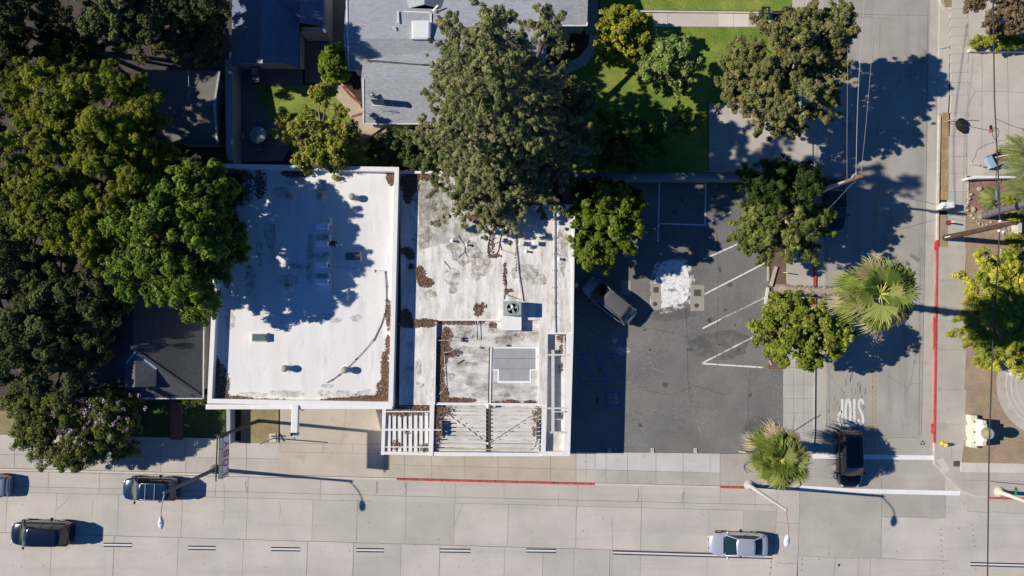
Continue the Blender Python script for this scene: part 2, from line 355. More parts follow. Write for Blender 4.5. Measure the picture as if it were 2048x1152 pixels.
# --- junction slabs
slab([(1555,980),(1600,978),(1596,1110),(1548,1108)], .003, T(.97)); slab([(1548,1108),(1596,1110),(1590,1700),(1530,1700)], .003, T(.98))
slab([(1600,873),(1890,873),(1890,990),(1600,978)], .003, TG(.74)); slab([(1600,978),(1763,984),(1763,1116),(1596,1110)], .003, TG(.79))
slab([(1763,984),(1890,990),(1890,1036),(1763,1034)], .003, TG(.74)); slab([(1763,1034),(1890,1036),(1895,1121),(1763,1116)], .003, T(1.04))
slab([(1596,1110),(1670,1113),(1668,1260),(1590,1258)], .003, T(.94)); slab([(1670,1113),(1741,1116),(1742,1262),(1668,1260)], .003, T(.92)); slab([(1741,1116),(1895,1121),(1905,1270),(1742,1262)], .003, T(.97))
slab([(1590,1258),(1905,1270),(1940,1700),(1590,1700)], .003, T(.95))
slab([(1890,940),(1932,975),(1942,1152),(1948,1700),(1940,1700),(1895,1121)], .006, T(1.0))
slab([(1932,975),(1975,996),(2300,1004),(2300,1030),(1933,1023)], .003, T(.93)); slab([(1933,1023),(2300,1030),(2300,1180),(1940,1152),(1936,1100)], .003, T(1.0)); slab([(1940,1152),(2300,1180),(3600,1700),(1948,1700)], .003, T(.98)); slab([(2300,1004),(3600,1030),(3600,1700),(2300,1180)], .003, T(.98))
struct('main_street', road, M_conc)
for p in [[(1555,980),(1552,1050),(1540,1152)],[(1600,978),(1598,1050),(1594,1152)],[(1890,990),(1895,1080),(1899,1152)],[(1931,990),(1936,1080),(1942,1152)],[(1763,920),(1763,1116)],[(1552,1045),(1598,1048)],[(1551,1126),(1595,1128)],
          [(1890,1022),(1931,1023),(2048,1026)],[(1895,1100),(1915,1097),(1937,1100)],[(1896,1148),(1920,1143),(1941,1146)],[(1596,1112),(1763,1117),(1895,1122)],[(1670,1114),(1668,1152)],[(1741,1118),(1740,1152)],[(1718,1116),(1716,1152)],
          [(1763,1034),(1890,1036)],[(1658,1085),(1659,1112)],[(1556,1085),(1490,1084)]]: crack(p, .03)
struct('pavement_joints', joints, M_joint)
# oil drips and little road debris
sp = MB()
for i in range(330):
    x = rnd.uniform(0,2048); y = rnd.uniform(1000,1150) if rnd.random() < .8 else rnd.uniform(900,1000)
    if x < 1130 and y < 925: continue
    c = G(x, y, .006); r = rnd.uniform(.012,.055); n = 6
    sp.add([(c.x+r*math.cos(a)*rnd.uniform(.6,1.2), c.y+r*math.sin(a)*rnd.uniform(.5,1.2), .006) for a in [2*math.pi*k/n for k in range(n)]], [tuple(range(n))])
struct('pavement_specks', sp, M_joint, 'stuff')
# --- side street
def aE(y): return 1860-.0195*y          # east edge of asphalt
def kE(y): return 1880-.0135*y          # east kerb
a = MB(); a.gp([(1647,-700),(aE(-700),-700),(aE(0),0),(aE(350),350),(aE(600),600),(1843,876),(1655,873),(1652,740),(1647,400)], -.25, 0); struct('side_street', a, M_asph)
gt = MB()
ys = [-700,-200,60,190,345,470,600,740,873]
for y0, y1 in zip(ys[:-1], ys[1:]):
    gt.gp([(1627,y0),(1653,y0),(1653,y1),(1627,y1)], -.25, -.005, T(rnd.uniform(.82,.95)))
    gt.gp([(aE(y0)-3,y0),(kE(y0)+4,y0),(kE(y1)+4,y1),(aE(y1)-3,y1)], -.25, -.005, T(rnd.uniform(.85,.95)))
struct('street_gutter', gt, M_walk)
sealb = MB()
def dk(p, w=.03, z=.0048, mb=None):
    pts = []
    for (a1, b), (c, d) in zip(p[:-1], p[1:]):
        for i in range(8): t = i/8; pts.append((a1+(c-a1)*t+rnd.uniform(-.6,.6), b+(d-b)*t+rnd.uniform(-.6,.6)))
    pts.append(p[-1]); (mb or sealb).ribbon(pts, w, z)
for p, w in [([(1694,0),(1694,200),(1692,400),(1691,520)],.03),([(1748,0),(1745,120)],.02),([(1700,28),(1858,31)],.04),([(1716,345),(1717,480),(1718,620)],.03),([(1856,0),(1853,350),(1848,600),(1843,870)],.04),([(1653,430),(1655,600),(1658,735),(1660,870)],.03),([(1840,500),(1838,870)],.05),([(1657,872),(1842,876)],.035)]: dk(p, w)
# tyre marks and patched spots
for i in range(34):
    x = 1690+rnd.gauss(0,14)+ (28 if rnd.random() < .4 else 0); y = rnd.uniform(745,862); l = rnd.uniform(3,14); dk([(x,y),(x+rnd.uniform(-1,1),y+l)], rnd.uniform(.04,.12))
dk([(1820,508),(1838,522)], .35); dk([(1812,523),(1818,530)], .3)
struct('road_seal_marks', sealb, mat('tar_seal', (.21,.20,.18), var=.2, worn=(4,.36,.60)))
# --- parking lot
lot = MB(); lot.gp([(1125,352),(1500,352),(1537,400),(1537,738),(1568,738),(1566,905),(1500,908),(1125,904)], -.1, .10); struct('parking_lot', lot, M_lot)
mk = MB()
def ln(mb, p, w, z): mb.ribbon(p, w, z)
Z = .106
for p in [[(1319,363),(1316,483)],[(1412,363),(1410,449)],[(1253,363),(1252,385)],[(1316,447),(1410,450)]]: ln(mk, p, .11, Z)
for p in [[(1406,519),(1498,478)],[(1404,591),(1536,523)],[(1405,657),(1534,592)],[(1403,727),(1530,662)],[(1403,727),(1527,735)],[(1410,450),(1462,424)]]: ln(mk, p, .12, Z)
struct('parking_lines', mk, M_white)
fk = MB()
for p in [[(1150,652),(1240,702)],[(1258,713),(1290,728),(1325,745)],[(1382,815),(1392,835),(1400,860),(1404,890)],[(1185,535),(1248,570)],[(1155,587),(1205,615)],[(1440,640),(1535,590)]]: ln(fk, p, .10, Z)
for p in [[(1140,895),(1238,899)]]: ln(fk, p, .12, Z)
struct('faded_parking_lines', fk, mat('ghost_paint', (.34,.34,.335), rough=.8, worn=(3,.42,.65)))
bl = MB()
for p in [[(1155,707),(1240,708)],[(1155,763),(1216,763)],[(1162,708),(1188,762)],[(1190,708),(1216,762)],[(1154,748),(1162,762)],[(1218,708),(1240,745)],[(1212,785),(1241,785)],[(1212,812),(1241,812)],[(1212,785),(1212,812)],[(1240,785),(1240,812)]]: ln(bl, p, .10, Z)
struct('accessible_bay_lines', bl, M_blue)
wc = MB()   # wheelchair symbol inside the blue square
ln(wc, [(1232,789),(1231,797),(1236,801),(1236,806)], .09, .111)
ln(wc, [(1229,795),(1225,799),(1226,805),(1231,808),(1235,805)], .07, .111); wc.sheet([(1230,786),(1234,786),(1234,789.5),(1230,789.5)], .111)
struct('wheelchair_symbol', wc, M_faint)
# white spill: an irregular painted patch, cracked
def blob(mb, cx, cy, rx, ry, z, n=40, j=.12, seed=1, col=None):
    q = random.Random(seed); p = []; ph = [q.uniform(0,6.28) for _ in range(4)]
    for k in range(n):
        t = 2*math.pi*k/n; r = 1+j*(math.sin(2*t+ph[0])*.5+math.sin(3*t+ph[1])*.5+math.sin(7*t+ph[2])*.35+math.sin(11*t+ph[3])*.3)+q.uniform(-j,j)*.35
        p.append((cx+rx*r*math.cos(t), cy+ry*r*math.sin(t)))
    mb.sheet(p, z, col)
ws = MB(); ws.sheet([(1313,545),(1318,532),(1330,522),(1345,519),(1360,521),(1370,528),(1376,545),(1379,560),(1378,580),(1375,598),(1366,607),(1352,608),(1338,613),(1322,617),(1324,600),(1318,590),(1306,598),(1303,585),(1318,580),(1309,566)], .107)
struct('white_patch', ws, mat('spilt_white_paint', (.80,.79,.77), rough=.7, var=.06, worn=(2.6,.37,.45), cracks=(1.9,.03,.35)))
wf = MB(); wf.sheet([(1300,560),(1310,528),(1345,512),(1378,522),(1390,560),(1384,605),(1355,622),(1318,628),(1300,612)], .1045); struct('white_splashes', wf, mat('splashed_white_paint', (.66,.65,.63), rough=.7, var=.1, worn=(2.2,.47,.56)))
bs = MB(); blob(bs, 1243,702,10,9,.107,seed=3); blob(bs, 1230,681,6,5,.107,seed=5); blob(bs, 1256,701,4,5,.107,seed=6); struct('pale_spots', bs, M_faint)
os_ = MB(); q_ = random.Random(21)
for (x,y) in [(1365,400),(1350,425),(1440,540),(1460,570),(1450,620),(1470,650),(1440,690),(1478,700),(1300,700),(1330,770),(1420,640),(1500,640),(1290,660),(1380,700),(1200,740),(1195,800),(1500,790),(1280,850),(1530,700)]: blob(os_, x, y, q_.uniform(2,6), q_.uniform(2,7), .1075, n=18, seed=int(x+y))
struct('lot_oil_spots', os_, mat('oil_stain', (.085,.083,.08), var=.2, worn=(3,.38,.62)))
ls = MB()
for p in [[(1434,455),(1436,560),(1434,690)],[(1372,620),(1376,760),(1384,815)],[(1258,640),(1290,655),(1360,668),(1400,690)],[(1290,780),(1340,790),(1392,772),(1450,790)],[(1500,740),(1496,820),(1505,900)]]: dk(p, .035, .1072, ls)
struct('lot_cracks', ls, mat('lot_crack_fill', (.075,.073,.07), var=.2, worn=(4,.40,.55)))
sm = MB(); blob(sm, 1515,860,28,28,.1065,seed=8); blob(sm, 1340,628,50,14,.1065,seed=9); blob(sm, 1440,690,60,30,.1065,seed=12)
struct('tyre_scuffs', sm, mat('scuffed_tar', (.135,.13,.125), var=.2, worn=(1.2,.40,.8)))
# --- walks (raised .13)
wk = MB(); wj = MB(); ZW = .13
def W(px, k=1.0, z=ZW, col=None): wk.gp(px, -.2, z, col or T(k))
def J(p, w=.03): wj.ribbon(p, w, ZW+.005)
k_ = lambda x: KY(x)-6
xs = [-1500,-60,29,75,120,165,230,268,322,372,440,493,560]
for x0, x1 in zip(xs[:-1], xs[1:]):
    m = lambda x: 908+.018*x
    tp = lambda x: 869+.018*x if x < 470 else 885
    W([(x0,tp(x0)),(x1,tp(x1)),(x1,m(x1)),(x0,m(x0))], rnd.uniform(.92,1.04)); W([(x0,m(x0)),(x1,m(x1)),(x1,k_(x1)),(x0,k_(x0))], rnd.uniform(.90,1.0))
    J([(x0,tp(x0)),(x0,m(x0)),(x0-1,k_(x0))])
J([(-200,905),(560,918)]); J([(460,886),(560,886)])
xs = [560,650,705,768]
for x0, x1 in zip(xs[:-1], xs[1:]):
    W([(x0,800),(x1,800),(x1,888),(x0,887)], rnd.uniform(.95,1.0), col=(.97,.93,.86)); W([(x0,887),(x1,888),(x1,KY(x1)-6),(x0,KY(x0)-6)], rnd.uniform(.94,.99), col=(.98,.94,.88)); J([(x0,887),(x0,905)], .02)
J([(558,886),(770,889)]); J([(557,812),(557,886)]); J([(558,904),(768,908)], .02)
crk = [(692,812),(690,850),(684,890)]; J([(a1+rnd.uniform(-1,1),b) for a1,b in crk], .02); J([(645,888),(647,896),(643,905)], .03)
xs = [768,809,863,930,996,1101,1152]
for i, (x0, x1) in enumerate(zip(xs[:-1], xs[1:])):
    W([(x0,800 if x1 < 1150 else 905),(x1,800 if x1 < 1150 else 905),(x1,936),(x0,931)], 1, col=(.98*rnd.uniform(.96,1.02),.92,.83)); W([(x0,931),(x1,936),(x1,k_(x1)),(x0,k_(x0))], 1, col=(.93*rnd.uniform(.96,1.02),.88,.79))
    J([(x0,905),(x0,931)]); J([(x0,931),(x0,k_(x0))], .02)
J([(768,929),(1000,935),(1152,939)], .025)
xs = [1152,1172,1190,1212,1255,1312,1366,1420,1440]
for i, (x0, x1) in enumerate(zip(xs[:-1], xs[1:])):
    W([(x0,904+(x0-1150)*.012),(x1,904+(x1-1150)*.012),(x1,938+(x1-1150)*.03),(x0,938+(x0-1150)*.03)], 1, col=(1.08,1.12,1.22)); W([(x0,938+(x0-1150)*.03),(x1,938+(x1-1150)*.03),(x1,k_(x1)),(x0,k_(x0))], rnd.uniform(.80,.90) if i > 1 else .95)
    J([(x0,906),(x0,938+(x0-1150)*.03)], .025)
    if i in (0,1,3,4,5,6,8): J([(x0,939),(x0,k_(x0))], .02)
J([(1152,938),(1440,946)])
W([(1440,908),(1567,908),(1600,908),(1600,972),(1575,980),(1510,k_(1510)),(1440,k_(1440))], .82); J([(1440,908),(1440,972)]); J([(1440,962),(1490,964),(1540,966)],.02); J([(1458,963),(1458,978)],.02); J([(1475,963),(1475,979)],.02)
# west walk of the side street
ysl = [735,770,797,826,852,880,908]
for y0, y1 in zip(ysl[:-1], ysl[1:]):
    W([(1567,y0),(1587,y0),(1587,y1),(1567,y1)], rnd.uniform(.92,.97), col=BG(.93)); W([(1587,y0),(1607,y0),(1607,y1),(1587,y1)], 1, col=BG(.95)); W([(1607,y0),(1627,y0),(1627,y1),(1607,y1)], 1, col=BG(.93)); J([(1567,y0),(1627,y0)], .02)
J([(1587,735),(1587,905)], .015); J([(1607,735),(1607,905)], .015)
for y0, y1 in [(345,440),(440,530),(530,640),(640,735)]: W([(1572,y0),(1627,y0),(1627,y1),(1572,y1)], rnd.uniform(.86,.93)); J([(1572,y0),(1627,y0)], .02)
W([(1585,-700),(1625,-700),(1625,206),(1585,206)], .98); J([(1609,-100),(1609,206)], .02); J([(1585,22),(1625,23)],.02)
W([(1418,206),(1625,206),(1625,345),(1418,345)], .93); J([(1545,206),(1545,345)]); J([(1418,208),(1490,210),(1625,212)],.02); J([(1497,270),(1498,345)],.02)
W([(1625,-700),(1634,-700),(1634,345),(1625,345)], .85, .02)
# east walks
for y0, y1 in [(-700,18),(18,36),(36,54),(54,72),(72,90),(90,108),(108,126),(126,145),(145,165),(165,190),(190,225),(225,272)]:
    W([(1903,y0),(1937,y0),(1935,y1),(1901,y1)], rnd.uniform(.94,1.02), .12); wj.ribbon([(1902,y0),(1937,y0)], .02, .125)
for y0, y1 in [(272,313),(313,347),(347,383)]: W([(1898,y0),(1934,y0),(1933,y1),(1897,y1)], rnd.uniform(.94,1.0)); J([(1898,y0),(1934,y0)], .025)
for y0, y1 in [(383,425),(425,470),(470,494)]: W([(1897,y0),(1932,y0),(1931,y1),(1896,y1)], 1, col=BG(.96)); J([(1897,y0),(1932,y0)], .02)
for y0, y1 in [(494,560),(560,640),(640,700),(700,780),(780,848),(848,886)]: W([(kE(y0)+4,y0),(1933,y0),(1929,y1),(kE(y1)+4,y1)], rnd.uniform(.80,.88)); J([(1876,y0),(1931,y0)], .02)
W([(1868,886),(1928,886),(1924,925),(2300,932),(2300,1004),(1975,996),(1925,985),(1886,948),(1868,930)], .88); J([(1868,886),(1928,888)],.02); J([(1903,888),(1903,920)],.02); J([(1924,926),(1924,944)]); J([(1924,960),(2048,963)],.02); J([(1979,944),(1979,994)],.02)
wk.gp([(1874,920),(1886,916),(1900,940),(1887,949)], 0, ZW+.006, T(1.15))
# kerb-side aprons and east drive
W([(1879,-700),(1903,-700),(1903,-20),(1901,10),(1898,190),(1896,225),(1885,228),(1877,228),(1879,0)], .99, .06)
W([(1937,-700),(2500,-700),(2500,350),(2048,350),(1935,352),(1935,225),(1937,90)], 1.0, .11)
wk.gp([(1937,352),(1960,350),(1980,340),(2048,340),(2200,345),(2200,352)], -.2, .125, T(.85))
for p in [[(1937,97),(1935,200),(1933,300)],[(1964,110),(1963,300)],[(1937,165),(1950,183),(1990,182),(2048,185)],[(1950,183),(1935,212)],[(2015,100),(2018,350)],[(1903,190),(1903,250)],[(1902,272),(1890,272)]]: dk(p, .025, .119, wj)
dk([(1880,98),(1898,94),(1903,98)], .03, .125, wj); dk([(1940,330),(1950,315),(1955,298),(1975,288),(2000,282),(2030,276)], .05, .119, wj)
# round concrete pad
W([(2100+107*math.cos(t), 768+107*math.sin(t)) for t in [2*math.pi*k/48 for k in range(48)]], .93, .12)
W([(1922,925),(2300,932),(2300,950),(1922,944)], 1.18, .20)
struct('sidewalk', wk, M_walk); struct('sidewalk_joints', wj, M_joint)
rg = MB()
for r, w in ((88,.14),(78,.12),(68,.12)): rg.ribbon([(2100+r*math.cos(t), 768+r*math.sin(t)) for t in [2*math.pi*k/60 for k in range(61)]], w, .128)
rg.ribbon([(2017,806),(2021,820)], .12, .128)
struct('pad_rings', rg, M_kerb)
# --- kerbs
kb = MB(); rk = MB()
def kerb(p, mb=kb, w=.17, z=.145): mb.ribbon(p, w, z, .3)
kl = [(x, KY(x)-3) for x in [-1500,0,200,400,600,793]]; kerb(kl)
kerb([(x, KY(x)-3) for x in [793,900,1000,1100,1190]], rk)
kerb([(x, KY(x)-3) for x in [1190,1300,1440]]); kerb([(1440,KY(1440)-3),(1480,KY(1480)-3),(1510,KY(1510)-3)], rk)
kerb([(1510,KY(1510)-3),(1560,981),(1583,978),(1600,966)])
kerb([(1631,500),(1630,620),(1629,737)], rk); kerb([(1631,346),(1631,500)]); kerb([(1629,737),(1628,870),(1626,890)], kb, .12)
kerb([(kE(230)+3,230),(kE(400)+2,400),(kE(480)+2,480)]); kerb([(kE(480)+2,480),(kE(600)+2,600),(kE(700)+2,700),(kE(885)+2,885)], rk)
kerb([(kE(485),484),(kE(500),500)], rk, .3, .142); kerb([(kE(640)-1,635),(kE(700)-1,695)], rk, .22, .142); kerb([(1866,848),(1867,868)], rk, .22, .142)
kerb([(1869,886),(1870,928),(1887,946),(1905,964),(1925,983),(1950,992),(1975,995)], kb, .10)
kerb([(1975,996),(2048,997),(2200,1001),(2400,1006)], rk, .17); kerb([(1896,-40),(1882,-15),(1881,0),(1884,10),(1891,17),(1903,20)], kb, .16)
struct('kerb', kb, M_kerb); struct('red_kerb', rk, M_red)
# --- markings in the streets
m = MB(); m.sheet([(1625,908),(1868,911),(1868,920),(1625,917)], .0085)
m.sheet([(1600,971),(1700,977),(1920,982),(1920,991),(1700,986),(1600,980)], .0085)
struct('crosswalk_lines', m, mat('crosswalk_paint', (.80,.79,.77), rough=.7, var=.07, worn=(6,.25,.32)))
bk = MB(); wl = MB()
def lane(x0, x1, y0, y1):
    bk.sheet([(x0,y0-4.3),(x1,y1-4.3),(x1,y1+4.3),(x0,y0+4.3)], .0085); wl.sheet([(x0,y0-1.7),(x1,y1-1.7),(x1,y1+1.7),(x0,y0+1.7)], .0125)
for x0, x1, y in [(207,264,1089.5),(376,431,1095.5),(542,600,1098),(713,768,1100),(880,941,1101),(1052,1112,1101),(38,96,1083)]: lane(x0,x1,y,y+.8)
lane(1226,1545,1105,1114); lane(1941,2300,1128,1138)
struct('lane_line_backing', bk, M_black); struct('lane_lines', wl, mat('lane_paint', (.62,.63,.64), rough=.7, var=.06, worn=(5,.25,.33)))
yl = MB()
for p in [[(1760,50),(1758,110)],[(1757,235),(1757,275)],[(1754,385),(1753,440)]]: ln(yl, p, .1, .007)
for x in (1745.5,1751): ln(yl, [(x,735),(x-.5,868)], .1, .007)
for x in (1743,1749): ln(yl, [(x,872),(x-.5,908)], .08, .007)
struct('yellow_centre_lines', yl, M_yell)
# STOP painted for drivers heading down the page: letters upside down, mirrored order kept readable from the north
st = MB()
def stroke(pts, w=.13): st.ribbon(pts, w*1.35, .008)
def LX(x0, u): return x0 - u       # u to the reader's right
def arcp(cx, cy, rx, ry, a0, a1, n=12): return [(cx+rx*math.cos(R(a0+(a1-a0)*i/n)), cy+ry*math.sin(R(a0+(a1-a0)*i/n))) for i in range(n+1)]
yt, yb = 851, 798                     # top of a letter (reader) is low in the picture
# S at x 1717..1727
stroke([(3444-x,y) for x,y in arcp(1722,840,4.3,10,-10,180,10)+[(1718.5,832),(1725.5,816)]+arcp(1722,810,4.3,11,0,-175,10)[1:]], .15)
st.sheet([(1704,845),(1713.5,845),(1713.5,853),(1704,853)], .008); stroke([(1708.7,846),(1708.7,798)], .15)     # T
stroke(arcp(1696,825,5,26.5,0,360,28), .15)                                                                        # O
stroke([(1684.5,852),(1684.5,798)], .15); stroke([(1684.5,850)]+arcp(1683,837,6.5,13,90,270,12)+[(1684.5,824)], .14)   # P
struct('stop_lettering', st, mat('stop_paint', (.70,.70,.68), rough=.7, worn=(4,.30,.42)))
# --- lawns, beds, yards
gr = MB(); ZG = .12
gr.gp([(1080,52),(1292,52),(1292,54),(1545,54),(1584,54),(1584,205),(1417,205),(1417,346),(1060,346),(1060,120),(1090,120)], -.1, ZG); gr.gp([(1180,-700),(1584,-700),(1584,22),(1290,20),(1200,20)], -.1, ZG)
gr.gp([(508,172),(560,170),(700,170),(735,250),(800,276),(800,330),(590,330),(575,260),(540,235),(520,205)], -.1, ZG); struct('lawn', gr, M_grass)
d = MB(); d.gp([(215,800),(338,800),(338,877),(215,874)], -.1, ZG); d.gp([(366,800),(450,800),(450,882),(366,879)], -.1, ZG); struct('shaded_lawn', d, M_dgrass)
d = MB(); d.gp([(-900,818),(34,822),(34,868),(-900,866)], -.1, ZG); d.gp([(482,800),(557,800),(557,885),(482,884)], -.1, .125); d.gp([(1881,-60),(1903,-60),(1903,14),(1890,12)], -.1, .14); struct('dry_lawn', d, M_drylawn)
d = MB(); d.gp([(1885,225),(1898,225),(1896,400),(1883,400)], -.1, ZG); d.gp([(1878,492),(1874,492),(1866,700),(1870,700)], -.1, .139); struct('verge_grass', d, M_dry)
d = MB(); d.gp([(1882,430),(1896,430),(1896,494),(1880,494)], -.1, ZG); d.gp([(1933,420),(2500,420),(2500,935),(1926,926),(1930,700)], -.1, .115); struct('planting_bed', d, M_mulch)
d = MB(); d.gp([(1933,358),(2500,358),(2500,420),(1933,420)], -.1, .11); struct('mulch_bed', d, M_bark_m)
d = MB(); d.gp([(1537,505),(1572,505),(1572,738),(1537,738)], -.1, .14); d.gp([(1497,872),(1540,862),(1560,905),(1500,906)], -.1, .135); struct('tree_planter', d, mat('planter_soil', (.15,.10,.07), rough=.95, var=.25, scale=1.2, fine=10, fvar=.35, bump=.03))
d = MB(); d.gp([(1085,60),(1180,62),(1183,95),(1160,120),(1120,138),(1085,142)], -.1, .126); d.gp([(690,140),(735,145),(737,230),(715,200),(690,180)], -.1, .126); d.gp([(540,318),(800,275),(1500,330),(1500,352),(800,345),(540,330)], -.1, .09)
struct('garden_soil', d, M_soil)
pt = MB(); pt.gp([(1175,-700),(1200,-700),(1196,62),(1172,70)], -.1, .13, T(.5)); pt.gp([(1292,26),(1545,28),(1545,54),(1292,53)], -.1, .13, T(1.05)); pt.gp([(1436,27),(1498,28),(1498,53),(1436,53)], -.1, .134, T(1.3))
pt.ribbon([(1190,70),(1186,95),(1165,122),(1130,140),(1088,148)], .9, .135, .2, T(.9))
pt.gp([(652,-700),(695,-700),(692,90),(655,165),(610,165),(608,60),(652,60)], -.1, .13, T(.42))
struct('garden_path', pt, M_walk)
ed = MB(); ed.ribbon([(1270,22),(1545,25)], .14, .24, .3); struct('path_edging', ed, M_kerb)
pj = MB(); 
for p in [[(1335,28),(1335,53)],[(1436,28),(1436,53)],[(1467,28),(1467,53)],[(1498,28),(1498,53)]]: pj.ribbon(p, .02, .139)
struct('path_joints', pj, M_joint)
pt = MB(); pt.gp([(468,172),(508,172),(520,205),(545,240),(577,262),(578,300),(565,322),(470,322)], -.1, .13); pt.gp([(505,120),(605,120),(605,172),(505,172)], -.1, .16)
pt.gp([(465,120),(505,120),(505,172),(465,172)], -.1, .11); struct('patio', pt, M_patio)
pt = MB(); pt.ribbon([(655,165),(672,175),(697,200),(720,238),(730,262)], 1.25, .132, .2); pt.gp([(716,245),(800,247),(800,277),(722,277)], -.1, .128); struct('tan_path', pt, M_pinkwalk)
pt = MB(); pt.ribbon([(340,795),(340.5,878)], .05, .14, .2); pt.gp([(340,795),(365,795),(366,880),(341,879)], -.1, .132); pt.ribbon([(703,234),(735,224)], .22, .14, .2); pt.ribbon([(685,172),(700,190),(722,208)], .2, .17, .2); struct('brick_path', pt, M_brick)
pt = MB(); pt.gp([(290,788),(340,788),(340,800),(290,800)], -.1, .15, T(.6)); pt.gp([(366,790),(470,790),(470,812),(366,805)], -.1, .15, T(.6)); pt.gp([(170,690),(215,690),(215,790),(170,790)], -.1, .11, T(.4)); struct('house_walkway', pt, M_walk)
# ================================================================== buildings
def gable(mb_list, x0, y0, x1, y1, ridge, ze, zr, axis, th=.12, hip=(0,0)):
    """roof over pixel box measured at eave height; axis 'x' = ridge runs along x at pixel-y 'ridge'. returns MB"""
    mb = MB(); a = G(x0, y0, ze); b = G(x1, y1, ze)
    X0, X1 = a.x, b.x; Y1, Y0 = a.y, b.y     # Y0 south
    if axis == 'x':
        ry = G(x0, ridge, zr).y
        P = [(X0,Y0,ze),(X1,Y0,ze),(X1,Y1,ze),(X0,Y1,ze),(X0+hip[0],ry,zr),(X1-hip[1],ry,zr)]
        F = [(0,1,5,4),(2,3,4,5),(3,0,4),(1,2,5)]
    else:
        rx = G(ridge, y0, zr).x
        P = [(X0,Y0,ze),(X1,Y0,ze),(X1,Y1,ze),(X0,Y1,ze),(rx,Y0+hip[0],zr),(rx,Y1-hip[1],zr)]
        F = [(1,2,5,4),(3,0,4,5),(0,1,4),(2,3,5)]
    top = [Vector(p) for p in P]; bot = [p-Vector((0,0,th)) for p in top]
    mb.add(top+bot, F+[tuple(i+6 for i in f[::-1]) for f in F]+[(1,0,6,7),(2,1,7,8),(3,2,8,9),(0,3,9,6)])
    return mb, (X0,Y0,X1,Y1)
def walls(X0,Y0,X1,Y1,z, inset=.4): return MB().box(X0+inset,Y0+inset,0,X1-inset,Y1-inset,z)

# ---------- white flat roofed shop, west
ZP, ZD = 4.65, 4.0
b1 = thing('flat_roofed_shop', 'taller white flat-roofed shop with leaf-strewn parapet roof beside the dark shingled house', 'building', G(600,570,0))
o_ = [(437,328),(797,335),(785,812),(415,806)]
def insetp(pts, d):      # offset a pixel polygon inward by d px
    cx = sum(p[0] for p in pts)/len(pts); cy = sum(p[1] for p in pts)/len(pts)
    return [(p[0]+(d if p[0] < cx else -d), p[1]+(d if p[1] < cy else -d)) for p in pts]
def atz(pts, z, zt): return [G(a,b,z)[:2] for a,b in pts]
OUT = [G(a,b,ZP) for a,b in o_]
wl_ = .30
def shrink(P, d):
    cx = sum(p[0] for p in P)/4; cy = sum(p[1] for p in P)/4
    return [(p[0]+(d if p[0] < cx else -d), p[1]+(d if p[1] < cy else -d)) for p in P]
IN = shrink(OUT, wl_)
MB().prism(shrink(OUT,.01), 0, ZD).build('roof_deck', M_roofw, b1)
pw = MB()
for i in range(4):
    j = (i+1) % 4; pw.prism([OUT[i][:2], OUT[j][:2], IN[j], IN[i]], ZD-.6, ZP-.06)
pw.build('parapet', M_para, b1)
O2 = shrink(OUT, -.03); I2 = shrink(OUT, wl_+.02); cp = MB()
for i in range(4):
    j = (i+1) % 4; cp.prism([O2[i][:2], O2[j][:2], I2[j], I2[i]], ZP-.058, ZP)
cp.build('parapet_cap', M_para, b1)
fr = MB(); a = G(415,807,4.3); c = G(785,813,4.3); fr.box(a.x-.05, a.y-.42, 3.55, c.x, a.y-.05, 4.5); fr.build('fascia', M_para, b1)
w = MB()
for i in range(6):
    x = a.x+1.2+i*2.2; w.box(x, a.y+.12, .6, x+1.7, a.y+.20, 2.6)
w.build('shop_window', M_glass, b1)
M_stain2 = mat('rusty_roof_grime', (.27,.225,.17), var=.3, scale=2, worn=(2.6,.40,.80))
M_stain = mat('roof_grime', (.33,.31,.27), var=.25, scale=2, stretch=(1,1,1), worn=(2.4,.40,.85))
for i,(x,y,rx,ry) in enumerate([(645,474,15,5),(642,511,16,5),(645,552,15,5),(620,520,8,50),(690,789,28,7),(740,787,28,8),(650,788,14,8),(575,787,34,7),(500,790,34,6),(645,633,18,7),(670,640,14,6),(712,636,12,7),(590,362,26,8),(648,372,22,10),(560,382,16,10),(500,560,10,34),(520,505,7,28),(578,560,20,12),(600,532,34,5),(690,352,20,6),(460,640,10,20),(655,772,12,5),(540,470,12,30)]): k = MB(); blob(k, x, y, rx, ry, ZD+.006, seed=50+i, j=.2); k.build('stain', M_stain, b1)
# ---------- lower shop, east
ZR = 3.6
b2 = thing('low_shop_building', 'lower stained white shop roof with slatted front canopies next to the parking lot', 'building', G(970,620,0))
dk_ = MB(); dk_.gp([(800,345),(1052,345),(1052,412),(1149,412),(1147,640),(802,640)], 0, ZR)
dk_.gp([(800,640.2),(869,640.2),(866,810),(798,810)], 0, ZR-.003); dk_.gp([(1078,640.2),(1096,640.2),(1094,810),(1077,810)], 2, ZR-.002); dk_.gp([(1096.2,640.2),(1147,640.2),(1146,668),(1096,668)], 0, ZR-.004)
dk_.build('roof_deck', M_roofg, b2)
ld = MB(); ld.gp([(869,640),(1079,640),(1078,808),(866,808)], 0, ZR-.27); ld.build('lower_roof_deck', M_roofh, b2)
hd = MB(); hd.gp([(838,350),(1040,350),(1040,440),(960,470),(838,500)], ZR-.1, ZR+.004); hd.build('worn_roof_patch', mat('worn_roof', (.60,.575,.53), var=.15, scale=1.5, stain=((.24,.225,.19),1.1,.42,.62,(1.8,.6,1)), worn=(1.4,.33,.5)), b2)
pr = MB(); pr.gp([(800,342),(1052,342),(1052,347),(800,347)], 3, ZR+.22); pr.gp([(1048,342),(1053,342),(1053,410),(1048,410)], 3, ZR+.2); pr.gp([(1055,409),(1149,409),(1149,413.5),(1055,413.5)], 3, ZR+.10)
